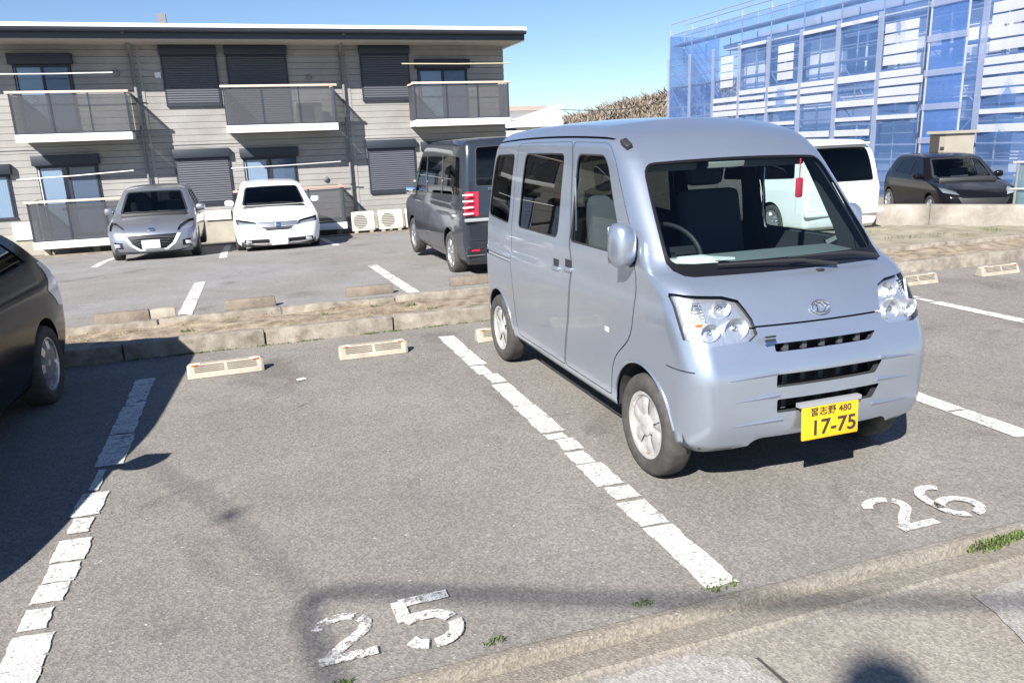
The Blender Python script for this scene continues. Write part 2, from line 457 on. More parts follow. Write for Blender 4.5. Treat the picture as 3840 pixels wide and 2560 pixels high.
frag_line('stall_line', -2.95, [(21.3, 16.4, 0, 0)], 0.15, 'white line beside the silver hatchback', 9, far_lot, zf2)
frag_line('stall_line', -0.62, [(21.3, 16.3, 0, 0)], 0.15, 'short white line between silver and white cars', 10, far_lot, zf2)
frag_line('stall_line', 1.72, [(21.3, 17.2, 0, 0)], 0.15, 'white line right of the white car', 11, far_lot, zf2)

# painted stall numbers
def stroke(bm, pts, w, z, seed, cuts=()):
    z = z+0.0016*(seed % 5)
    # resample the path and build a ragged ribbon, broken at cuts (fractions)
    P = [Vector((p[0], p[1])) for p in pts]
    L = [0]
    for a, b in zip(P, P[1:]): L.append(L[-1]+(b-a).length)
    N = max(4, int(L[-1]/0.012))
    def at(t):
        d = t*L[-1]
        for i in range(len(P)-1):
            if d <= L[i+1] or i == len(P)-2: return P[i].lerp(P[i+1], (d-L[i])/max(1e-6, L[i+1]-L[i]))
    rows = []
    for i in range(N+1):
        t = i/N; p = at(t); d = (at(min(1, t+0.02))-at(max(0, t-0.02))).normalized(); nn = Vector((-d.y, d.x))
        j = 0.004*noise.noise((p.x*60+seed, p.y*60, 1)); k = 0.004*noise.noise((p.x*60, p.y*60+seed, 7))
        if any(c0 < t < c1 for c0, c1 in cuts): rows.append(None); continue
        rows.append((bm.verts.new((*(p+nn*(w/2+j)), z)), bm.verts.new((*(p-nn*(w/2+k)), z))))
    for a, b in zip(rows, rows[1:]):
        if a and b:
            f_ = bm.faces.new((a[0], a[1], b[1], b[0])); f_.normal_update()
            if f_.normal.z < 0: f_.normal_flip()
def arc(cx, cy, rx, ry, a0, a1, n=14): return [(cx+rx*math.cos(R(a0+(a1-a0)*i/n)), cy+ry*math.sin(R(a0+(a1-a0)*i/n))) for i in range(n+1)]
def digit(kind, x, y, w, h, label, seed, sw=0.048, pm='digit_paint'):
    bm = bmesh.new(); z = 0.0075
    X = lambda a: x+a*w; Y = lambda b: y+b*h
    mp = lambda pts: [(X(a), Y(b)) for a, b in pts]
    if kind == '2':
        stroke(bm, mp(arc(0.5, 0.70, 0.42, 0.24, 170, -20))+mp([(0.82, 0.52), (0.5, 0.33), (0.16, 0.07)]), sw, z, seed, ((0.36, 0.40),))
        stroke(bm, mp([(0.05, 0.05), (1.0, 0.05)]), sw, z, seed+3)
    elif kind == '5':
        stroke(bm, mp([(0.12, 0.95), (0.98, 0.95)]), sw, z, seed)
        stroke(bm, mp([(0.10, 0.99), (0.12, 0.56)]), sw, z, seed+1)
        stroke(bm, mp([(0.1, 0.55), (0.28, 0.60)])+mp(arc(0.48, 0.32, 0.43, 0.28, 100, -150)), sw, z, seed+2, ((0.42, 0.45), (0.80, 0.83)))
    else:
        stroke(bm, mp(arc(0.52, 0.55, 0.45, 0.42, 55, 180))+mp(arc(0.5, 0.30, 0.43, 0.25, 180, 360+170)), sw, z, seed, ((0.52, 0.55),))
    me = bpy.data.meshes.new('painted_digit'); bm.to_mesh(me); bm.free(); me.materials.append(MATS[pm])
    o = obj('painted_digit', me, lot); o['label'] = label
digit('2', 0.035, 2.385, 0.215, 0.285, 'worn painted digit 2 of stall number 25', 1, 0.046, 'faded_paint')
digit('5', 0.345, 2.345, 0.225, 0.325, 'white painted digit 5 of stall number 25', 2, 0.055)
digit('2', 2.555, 2.365, 0.215, 0.285, 'white painted digit 2 of stall number 26', 3)
digit('6', 2.865, 2.345, 0.215, 0.31, 'white painted digit 6 of stall number 26', 4)

# divider: two rows of concrete kerb stones with a strip of soil between
div = grid_ground('divider_soil', fr(-12, 15, 180), fr(7.38, 8.28, 10), lambda x, y: 0.095+0.035*noise.noise((x*2.1, y*3, 3))+0.02*noise.noise((x*9, y*9, 1)), 'soil')
def kerb_row(name, y, depth, ztop, x0, x1, step, label, seed):
    root = empty(name, (0, y, 0)); tag(root, label, 'kerb')
    r2 = random.Random(seed)
    b = MB().box((0, 0, 0), (step-0.012, depth, 0.42))
    me = b.mesh('kerb_stone', 'kerb_concrete', bevel=0.016)
    x = x0
    while x < x1:
        obj('kerb_stone', me, root, (x+step/2, r2.uniform(-.008, .008), ztop-0.21+r2.uniform(-.008, .006)), (r2.uniform(-.01, .01), r2.uniform(-.006, .006), r2.uniform(-.006, .006)))
        x += step
    return root
kerb_row('concrete_kerb', 7.335, 0.12, 0.150, -6.0, 10.2, 1.2, 'front row of concrete kerb stones along the near lot', 1)
kerb_row('concrete_kerb', 8.33, 0.12, 0.150, -7.0, 11.0, 1.2, 'rear row of concrete kerb stones along the far lot', 2)

# ================================================================== WHEEL STOPS
def make_stop():
    root = empty('wheel_stop')
    L, H, D = 0.585, 0.105, 0.13
    body = MB()
    # stepped ribs on the sloping front face: tapered block
    pr = [(-D/2, 0), (-D/2+0.012, 0.03), (D/2*-0.28, H), (D/2*0.55, H), (D/2, 0.02), (D/2, 0)]
    vs = []
    for x in (-L/2, -L/2+0.02, L/2-0.02, L/2):
        k = 0.82 if abs(x) > L/2-0.01 else 1
        vs += [(x, y*k, z*(0.86 if k < 1 else 1)) for y, z in pr]
    n = len(pr); fs = [tuple(range(n)), tuple(range(3*n, 4*n))[::-1]]
    for i in range(3):
        for k in range(n): fs.append((i*n+k, i*n+(k+1) % n, (i+1)*n+(k+1) % n, (i+1)*n+k))
    body.add(vs, fs)
    body.build('body', 'stop_plastic', root)
    # recessed slots seen as dark grooves with raised bars
    ang = math.atan2(0.075, 0.035)
    rm = Matrix.Rotation(ang, 3, 'X')
    for k in range(4):
        t = 0.22+0.19*k
        y = -D/2+0.012+t*(D/2*-0.28+D/2-0.012); z = 0.03+t*(H-0.03)
        for sx in (-0.13, 0.13):
            MB().box((sx*0.96, y-0.0006, z), (0.225, 0.0065, 0.004), rm).build('slot', 'black_rubber', root)
    for sx in (-1, 1):
        MB().box((sx*0.235, -0.026, H-0.006), (0.042, 0.010, 0.010)).build('reflector', 'amber', root, bevel=0.002)
        MB().box((sx*0.225, -0.006, H+0.0012), (0.07, 0.024, 0.008)).build('reflector', 'lamp_white', root, bevel=0.002)
    return root
st0 = make_stop()
stops = [(-0.33, 6.44, 'ribbed beige wheel stop nearest the dark car shadow'), (0.87, 6.46, 'ribbed beige wheel stop right of centre in the empty stall'),
         (2.10, 6.50, 'ribbed beige wheel stop behind the silver van rear wheel'), (7.08, 6.70, 'ribbed beige wheel stop just right of the van headlight'),
         (8.36, 6.72, 'ribbed beige wheel stop at the right edge')]
for i, (x, y, lab) in enumerate(stops):
    o = st0 if i == 0 else copy_tree(st0)
    o.location = (x, y, 0.004); o.rotation_euler.z = random.Random(i).uniform(-.02, .02)
    tag(o, lab, 'wheel stop', 'ribbed wheel stops in the front lot')
bl_me = None
for i, (x, y, w, lab) in enumerate([(-1.47, 9.28, 0.56, 'leftmost brown concrete parking block behind the kerb'), (-0.12, 9.42, 0.58, 'brown concrete parking block right of the white line'),
                            (1.30, 9.52, 0.59, 'brown concrete parking block before the minivan'), (2.64, 9.58, 0.59, 'brown concrete parking block behind the minivan rear wheel')]):
    b = MB().prism([(-w/2, -0.06), (w/2, -0.06), (w/2, 0.06), (-w/2, 0.06)], 0, 0.115)
    for k, v in enumerate(b.v):
        if v[2] > 0.1: b.v[k] = (v[0]*0.97, v[1]*0.75, v[2])
    o = b.build('parking_block', 'block_concrete', None, (x, y, zfar(y)+0.004), (0, 0, random.Random(i+50).uniform(-.03, .03)), bevel=0.012)
    tag(o, lab, 'parking block', 'concrete parking blocks in the rear lot')
b = MB().prism([(-.13, -.06), (.13, -.06), (.12, .06), (-.12, .06)], 0, 0.12)
tag(b.build('broken_block', 'stop_plastic', None, (-1.04, 9.18, -0.02), bevel=0.014), 'short pale piece of concrete beside the leftmost brown block', 'concrete piece')

# ================================================================== VEHICLE SHELLS
def pchip(pts):
    x = np.array([p[0] for p in pts], float); y = np.array([p[1] for p in pts], float)
    h = np.diff(x); d = np.diff(y)/h; m = np.zeros_like(y)
    m[0], m[-1] = d[0], d[-1]
    for i in range(1, len(x)-1):
        if d[i-1]*d[i] > 0:
            w1, w2 = 2*h[i]+h[i-1], h[i]+2*h[i-1]
            m[i] = (w1+w2)/(w1/d[i-1]+w2/d[i])
    def f(t):
        t = np.clip(np.asarray(t, float), x[0], x[-1])
        i = np.clip(np.searchsorted(x, t, side='right')-1, 0, len(x)-2)
        s = (t-x[i])/h[i]
        return ((1+2*s)*(1-s)**2*y[i]+s*(1-s)**2*h[i]*m[i]+s*s*(3-2*s)*y[i+1]+s*s*(s-1)*h[i]*m[i+1])
    return f

def rpoly(pts, r=0.04, n=4):
    """polygon with rounded corners; r a number or one per corner"""
    out = []; N = len(pts)
    for i in range(N):
        p = Vector(pts[i]); a = Vector(pts[i-1])-p; b = Vector(pts[(i+1) % N])-p
        rr = r[i] if isinstance(r, (list, tuple)) else r
        rr = min(rr, a.length*0.45, b.length*0.45)
        if rr <= 0: out.append(tuple(p)); continue
        A = p+a.normalized()*rr; B = p+b.normalized()*rr
        for k in range(n+1):
            t = k/n; q = A*(1-t)**2+p*2*t*(1-t)+B*t*t
            out.append((q.x, q.y))
    return out
def area(P): return sum(P[i-1][0]*P[i][1]-P[i][0]*P[i-1][1] for i in range(len(P)))/2
def inset(P, d):
    if area(P) < 0: P = P[::-1]
    out = []; N = len(P)
    for i in range(N):
        a = Vector(P[i-1]); p = Vector(P[i]); b = Vector(P[(i+1) % N])
        e1 = (p-a); e2 = (b-p)
        if e1.length < 1e-6 or e2.length < 1e-6: continue
        n1 = Vector((-e1.y, e1.x)).normalized(); n2 = Vector((-e2.y, e2.x)).normalized()
        k = n1+n2
        if k.length < 1e-3: k = n1
        k = k.normalized(); k = k/max(0.5, k.dot(n1))
        out.append((p.x+k.x*d, p.y+k.y*d))
    return out
def inpoly(P, x, y):
    c = np.zeros(x.shape, bool); N = len(P)
    for i in range(N):
        x1, y1 = P[i-1]; x2, y2 = P[i]
        if y1 == y2: continue
        k = ((y1 > y) != (y2 > y)) & (x < (x2-x1)*(y-y1)/(y2-y1)+x1)
        c ^= k
    return c
def segdist(P, x, y):
    d = np.full(x.shape, 1e9); N = len(P)
    for i in range(N):
        x1, y1 = P[i-1]; x2, y2 = P[i]
        dx, dy = x2-x1, y2-y1; l = dx*dx+dy*dy+1e-12
        t = np.clip(((x-x1)*dx+(y-y1)*dy)/l, 0, 1)
        d = np.minimum(d, np.hypot(x-x1-t*dx, y-y1-t*dy))
    return d

class Shell:
    def __init__(s, L, W, z0, z1, front, rear, side, rx=0.14, ry=0.16, rzt=0.10, rzb=0.02, bowf=((0, 0.08), (3, 0.08)), bowr=((0, 0.05), (3, 0.05)), crown=0.04, crownl=0.02, taper=None, step=0.07):
        s.L, s.W, s.z0, s.z1 = L, W, z0, z1
        s.yf, s.yr, s.sw = pchip(front), pchip(rear), pchip(side)
        s.bf, s.br = pchip(bowf), pchip(bowr)
        s.rx, s.ry, s.rzt, s.rzb = rx, ry, rzt, rzb
        s.crown, s.crownl = crown, crownl
        s.tp = pchip(taper) if taper else (lambda y: np.ones_like(y))
        z = np.linspace(z0, z1, 800)
        ds = np.sqrt(np.diff(z)**2+np.maximum(np.diff(s.yf(z))**2, np.diff(s.yr(z))**2))
        s.zt = z; s.bt = np.concatenate([[0], np.cumsum(ds)])
        nb = int(s.bt[-1]/step); s.B = np.linspace(0, s.bt[-1], nb+1)
        def lines(a, b, r, k):
            e = r*np.array([0, .25, .5, .75])
            mid = np.linspace(a+r, b-r, max(3, int((b-a-2*r)/k)))
            return np.concatenate([a+e, mid, (b-e)[::-1]])
        s.X = lines(-W, W, rx, step); s.S = lines(0, L, ry, step)
        s.parts = {}
    def z2b(s, z): return np.interp(z, s.zt, s.bt)
    def b2z(s, b): return np.interp(b, s.bt, s.zt)
    def F(s, x, y, z):
        q = np.stack([np.clip(x, -s.W+s.rx, s.W-s.rx), np.clip(y, s.ry, s.L-s.ry), np.clip(z, s.z0+s.rzb, s.z1-s.rzt)], -1)
        rz = np.where(z > (s.z0+s.z1)/2, s.rzt, s.rzb)
        r = np.stack([np.full_like(rz, s.rx), np.full_like(rz, s.ry), rz], -1)
        d = (np.stack([x, y, z], -1)-q)/r
        nn = np.linalg.norm(d, axis=-1, keepdims=True); nn = np.where(nn < 1e-9, 1, nn)
        p = q+np.where(np.linalg.norm(d, axis=-1, keepdims=True) < 1e-9, 0, d/nn)*r
        px, py, pz = p[..., 0], p[..., 1], p[..., 2]
        yf, yr = s.yf(pz), s.yr(pz); u = py/s.L
        Y = yf+u*(s.L-yf-yr)
        xn = px/s.W
        Y = Y+s.bf(pz)*xn**2*(1-u)**5-s.br(pz)*xn**2*u**5
        X = px*s.sw(pz)*s.tp(Y)
        t = np.clip((pz-(s.z0+s.z1)*0.5)/((s.z1-s.z0)*0.5), 0, 1)**3
        Z = pz+t*(s.crown*(1-xn**2)+s.crownl*(1-(2*u-1)**2))
        return np.stack([X, Y, Z], -1)
    def P(s, face, a, b):
        a = np.asarray(a, float); b = np.asarray(b, float)
        if face in ('L', 'Rr'): return s.F(np.full_like(a, -s.W if face == 'L' else s.W), a, s.b2z(b))
        if face == 'F': return s.F(a, np.zeros_like(a), s.b2z(b))
        if face == 'B': return s.F(a, np.full_like(a, s.L), s.b2z(b))
        return s.F(a, b, np.full_like(a, s.z1))
    def N(s, face, a, b):
        e = 2e-3
        bm = s.bt[-1] if face != 'T' else s.L
        am0, am1 = (0, s.L) if face in ('L', 'Rr') else (-s.W, s.W)
        du = s.P(face, np.minimum(a+e, am1), b)-s.P(face, np.maximum(a-e, am0), b)
        dv = s.P(face, a, np.minimum(b+e, bm))-s.P(face, a, np.maximum(b-e, 0))
        n = np.cross(du, dv)
        if face in ('L', 'B'): n = -n
        return n/np.maximum(1e-12, np.linalg.norm(n, axis=-1, keepdims=True))
    def sp(s, pts):
        """side polygon in real y,z -> face params"""
        out = []
        for y, z in pts:
            yf, yr = float(s.yf(z)), float(s.yr(z))
            out.append((s.L*(y-yf)/(s.L-yf-yr), float(s.z2b(z))))
        return out
    def fp(s, pts): return [(x, float(s.z2b(z))) for x, z in pts]
    def face(s, face, regions):
        """regions: list of (key, polygon in face params, offset); key None = hole"""
        if face in ('L', 'Rr'): A, Bv = s.S, s.B
        elif face == 'T': A, Bv = s.X, s.S
        else: A, Bv = s.X, s.B
        aa, bb = np.meshgrid(A, Bv, indexing='ij'); aa = aa.ravel(); bb = bb.ravel()
        keep = np.ones(aa.shape, bool)
        edge = (aa == A[0]) | (aa == A[-1]) | (bb == Bv[0]) | (bb == Bv[-1])
        pts, edges = [], []
        a0, a1, b0, b1 = A[0], A[-1], Bv[0], Bv[-1]
        polys = []
        for key, P, off in regions:
            P = [(min(max(x, a0), a1), min(max(y, b0), b1)) for x, y in P]
            Q = []
            for i in range(len(P)):
                p, q = P[i], P[(i+1) % len(P)]; d = math.hypot(q[0]-p[0], q[1]-p[1])
                k = max(1, int(d/0.05))
                Q += [(p[0]+(q[0]-p[0])*j/k, p[1]+(q[1]-p[1])*j/k) for j in range(k)]
            polys.append((key, P, off))
            keep &= edge | (segdist(P, aa, bb) > 0.012)
            k0 = len(pts); pts += Q
            edges += [(k0+i, k0+(i+1) % len(Q)) for i in range(len(Q))]
        k0 = len(pts)
        pts += list(zip(aa[keep].tolist(), bb[keep].tolist()))
        v2, e2, f2, *_ = delaunay_2d_cdt([Vector(p) for p in pts], edges, [], 0, 1e-5)
        va = np.array([v.x for v in v2]); vb = np.array([v.y for v in v2])
        tri = np.array([f for f in f2 if len(f) == 3])
        ca = va[tri].mean(1); cb = vb[tri].mean(1)
        which = np.full(len(tri), -1)
        for i, (key, P, off) in enumerate(polys): which[inpoly(P, ca, cb)] = i
        pos = s.P(face, va, vb); nor = s.N(face, va, vb)
        for w in range(-1, len(polys)):
            key, off = ('body', 0.0) if w < 0 else (polys[w][0], polys[w][2])
            t = tri[which == w]
            if key is None or not len(t): continue
            s.push(key, pos+nor*off, nor, t)
            if not str(key).startswith(s.nolining): s.push('lining', pos-nor*0.03, -nor, t)
    nolining = ('glass', 'wind', 'lens', 'seal', 'frit', 'tail')
    def push(s, key, pos, nor, t):
        ids, inv = np.unique(t, return_inverse=True); inv = inv.reshape(t.shape)
        p, n = pos[ids], nor[ids]
        # orient triangles with the normals
        fn = np.cross(p[inv[:, 1]]-p[inv[:, 0]], p[inv[:, 2]]-p[inv[:, 0]])
        flip = (fn*n[inv].mean(1)).sum(1) < 0
        inv[flip] = inv[flip][:, ::-1]
        d = s.parts.setdefault(key, [[], [], [], 0])
        d[0].append(p); d[1].append(n); d[2].append(inv+d[3]); d[3] += len(p)
    def out(s, key, name, m, parent, flipn=False):
        if key not in s.parts: return None
        d = s.parts[key]
        p = np.concatenate(d[0]); n = np.concatenate(d[1]); t = np.concatenate(d[2])
        me = bpy.data.meshes.new(name); me.from_pydata(p.tolist(), [], t.tolist())
        for f in me.polygons: f.use_smooth = True
        me.normals_split_custom_set_from_vertices(n.tolist())
        me.materials.append(MATS[m])
        return obj(name, me, parent)

def circ(cx, cz, r, a0=0, a1=360, n=28): return [(cx+r*math.cos(R(a0+(a1-a0)*i/n)), cz+r*math.sin(R(a0+(a1-a0)*i/n))) for i in range(n)]

WHEELS = {}
def wheel(parent, x, y, r, w, rim, style, side):
    """part wheel > tyre, hub cap, nut; side -1 = outer face towards -x"""
    key = (r, w, rim, style)
    if key not in WHEELS:
        t = MB().lathe([(rim, -w*0.36), (rim+0.012, -w*0.46), ((rim+r)/2, -w*0.52), (r-0.02, -w*0.47), (r-0.004, -w*0.36), (r, -w*0.2), (r, w*0.2), (r-0.004, w*0.36), (r-0.02, w*0.47), ((rim+r)/2, w*0.5), (rim, w*0.36)], 48)
        # tread grooves
        tm = t.mesh('tyre', 'tyre_rubber', smooth=True)
        rm_ = MB().lathe([(rim+0.008, -w*0.42), (rim, -w*0.43), (rim-0.012, -w*0.40), (rim-0.02, -w*0.30), (rim*0.8, -w*0.26), (0.02, -w*0.24)], 48)
        rimm = rm_.mesh('wheel', 'wheel_cover' if style == 'cover' else 'alloy', smooth=True)
        rust = MB().lathe([(rim-0.014, -w*0.385), (rim-0.022, -w*0.33)], 48).mesh('rust_ring', 'rust')
        sp = []
        if style == 'cover':
            # six raised petals around a domed hub
            for k in range(6):
                a = 2*math.pi*k/6+0.3
                b = MB(); vs = []
                for (rr, half, h) in ((rim*0.28, 0.40, 0.36), (rim*0.55, 0.36, 0.40), (rim*0.84, 0.30, 0.36), (rim*0.92, 0.26, 0.30)):
                    for q in (-1, -0.5, 0, 0.5, 1):
                        an = a+q*half
                        vs.append((-w*(h-0.05*abs(q)), rr*math.cos(an), rr*math.sin(an)))
                fs = [(i*5+j, i*5+j+1, (i+1)*5+j+1, (i+1)*5+j) for i in range(3) for j in range(4)]
                sp.append(b.add(vs, fs).mesh('petal', 'wheel_cover', smooth=True))
            hubm = MB().lathe([(rim*0.34, -w*0.30), (rim*0.32, -w*0.42), (rim*0.2, -w*0.47), (0.004, -w*0.49)], 24).mesh('hub_cap', 'wheel_cover', smooth=True)
        else:
            for k in range(7):
                a = 2*math.pi*k/7
                b = MB(); vs = []
                for (rr, half, h) in ((rim*0.12, 0.06, 0.40), (rim*0.6, 0.03, 0.42), (rim*0.95, 0.035, 0.36)):
                    for q in (-1, 1):
                        for hh in (h, h-0.16):
                            vs.append((-w*hh, rr*math.cos(a)-q*half*math.sin(a), rr*math.sin(a)+q*half*math.cos(a)))
                fs = []
                for i in range(2):
                    o_ = i*4
                    fs += [(o_, o_+4, o_+6, o_+2), (o_, o_+1, o_+5, o_+4), (o_+2, o_+6, o_+7, o_+3)]
                sp.append(b.add(vs, fs).mesh('spoke', 'alloy'))
            hubm = MB().lathe([(rim*0.2, -w*0.30), (rim*0.18, -w*0.42), (0.004, -w*0.44)], 20).mesh('hub_cap', 'alloy', smooth=True)
        WHEELS[key] = (tm, rimm, sp, hubm, rust)
    tm, rimm, sp, hubm, rust = WHEELS[key]
    rz = 0 if side < 0 else math.pi
    o = obj('wheel', rimm, parent, (x, y, r-0.002), (0, 0, rz))
    obj('tyre', tm, o); obj('hub_cap', hubm, o)
    if style == 'cover': obj('rust_ring', rust, o)
    for s_ in sp: obj('petal' if style == 'cover' else 'spoke', s_, o)
    return o

def text_mesh(s, size, m, name, parent, loc, rot, xs=1.0, extrude=0.0015, bold=0.0):
    cu = bpy.data.curves.new(name, 'FONT'); cu.body = s; cu.size = size; cu.align_x = 'CENTER'; cu.align_y = 'CENTER'; cu.extrude = extrude; cu.offset = bold
    t = bpy.data.objects.new('tmp', cu); COL.objects.link(t)
    dg = bpy.context.evaluated_depsgraph_get()
    me = bpy.data.meshes.new_from_object(t.evaluated_get(dg))
    bpy.data.objects.remove(t)
    me.materials.clear(); me.materials.append(MATS[m])
    o = obj(name, me, parent, loc, rot, (xs, 1, 1))
    return o

def plate(parent, x, y, z, w=0.33, h=0.165, m='plate_yellow', rz=0.0, top=None, num=None, ink='plate_ink', tilt=0.0):
    rot = (tilt, 0, rz)
    o = MB().box((0, 0, 0), (w, 0.008, h)).build('licence_plate', m, parent, (x, y, z), rot, bevel=0.006)
    if num: text_mesh(num, 0.105, ink, 'plate_number', o, (0.018, -0.0065, -0.028), (R(90), 0, 0), 1.12, bold=0.0012)
    if top: text_mesh(top, 0.046, ink, 'plate_region', o, (0, -0.0065, 0.052), (R(90), 0, 0), 1.1)
    return o

def mirror(parent, x, y, z, side, m, w=0.17, h=0.235):
    """door mirror: housing + glass + stalk; side -1 for -x"""
    b = bmesh.new(); bmesh.ops.create_cube(b, size=1)
    bmesh.ops.subdivide_edges(b, edges=b.edges, cuts=3, use_grid_fill=True)
    for v in b.verts:
        p = v.co*2; n = (abs(p.x)**3.2+abs(p.y)**3.2+abs(p.z)**3.2)**(1/3.2)
        q = p/max(n, 1e-6)
        if q.y > 0.55: q.y = 0.55
        v.co = (q.x*w/2*(1-0.12*max(0, -q.y)), q.y*0.075, q.z*h/2*(1-0.12*max(0, -q.y)))
    me = bpy.data.meshes.new('mirror_housing'); b.to_mesh(me); b.free()
    for f in me.polygons: f.use_smooth = True
    me.materials.append(MATS[m])
    o = obj('door_mirror', me, parent, (x, y, z), (0, 0, R(-12*side)))
    MB().box((0, 0.044, 0), (w*0.82, 0.006, h*0.84)).build('mirror_glass', 'chrome', o, bevel=0.002)
    MB().tube([(-side*w*0.38, 0.0, -h*0.34), (-side*(w*0.55+0.05), 0.02, -h*0.52)], [0.03, 0.035], 8).build('mirror_stalk', 'black_plastic', o, smooth=True)
    return o

def underbody(parent, L, W, z, arches, ztop):
    b = MB().box2((-W*0.86, 0.14, z+0.02), (W*0.86, L-0.14, z+0.12))
    b.build('underbody', 'lining', parent)
    for (yc, r) in arches:
        for sx in (-1, 1):
            w = MB(); vs = []; n = 17
            for h in (0, -0.27):
                vs += [(sx*h, (r+0.015)*math.cos(math.pi*k/(n-1)), (r+0.015)*math.sin(math.pi*k/(n-1))) for k in range(n)]
            vs += [(-sx*0.27, 0, 0)]
            w.add(vs, [(k, k+1, n+k+1, n+k) for k in range(n-1)]+[(n+k, n+k+1, 2*n) for k in range(n-1)])
            w.build('wheel_well', 'lining', parent, (sx*W*0.945, yc, 0.275))

def seat(parent, x, y, z, w=0.46, back=0.62):
    s_ = MB().box((0, 0, 0.06), (w, 0.46, 0.14)).build('seat', 'seat_cloth', parent, (x, y, z), bevel=0.04)
    MB().box((0, 0, back/2), (w*0.96, 0.13, back)).build('seat_back', 'seat_cloth', s_, (0, 0.24, 0.08), (R(-14), 0, 0), bevel=0.05)
    MB().box((0, 0, 0), (w*0.55, 0.09, 0.17)).build('headrest', 'seat_cloth', s_, (0, 0.43, back+0.17), (R(-14), 0, 0), bevel=0.035)
    return s_

def steering(parent, x, y, z):
    b = MB(); pts = [(0.185*math.cos(2*math.pi*k/28), 0, 0.185*math.sin(2*math.pi*k/28)) for k in range(29)]
    b.tube(pts, 0.014, 8, caps=False)
    o = b.build('steering_wheel', 'black_plastic', parent, (x, y, z), (R(-40), 0, 0), smooth=True)
    MB().box((0, 0.01, 0), (0.33, 0.02, 0.06)).box((0, 0.01, -0.08), (0.06, 0.02, 0.16)).build('spoke', 'black_plastic', o, bevel=0.006)
    return o

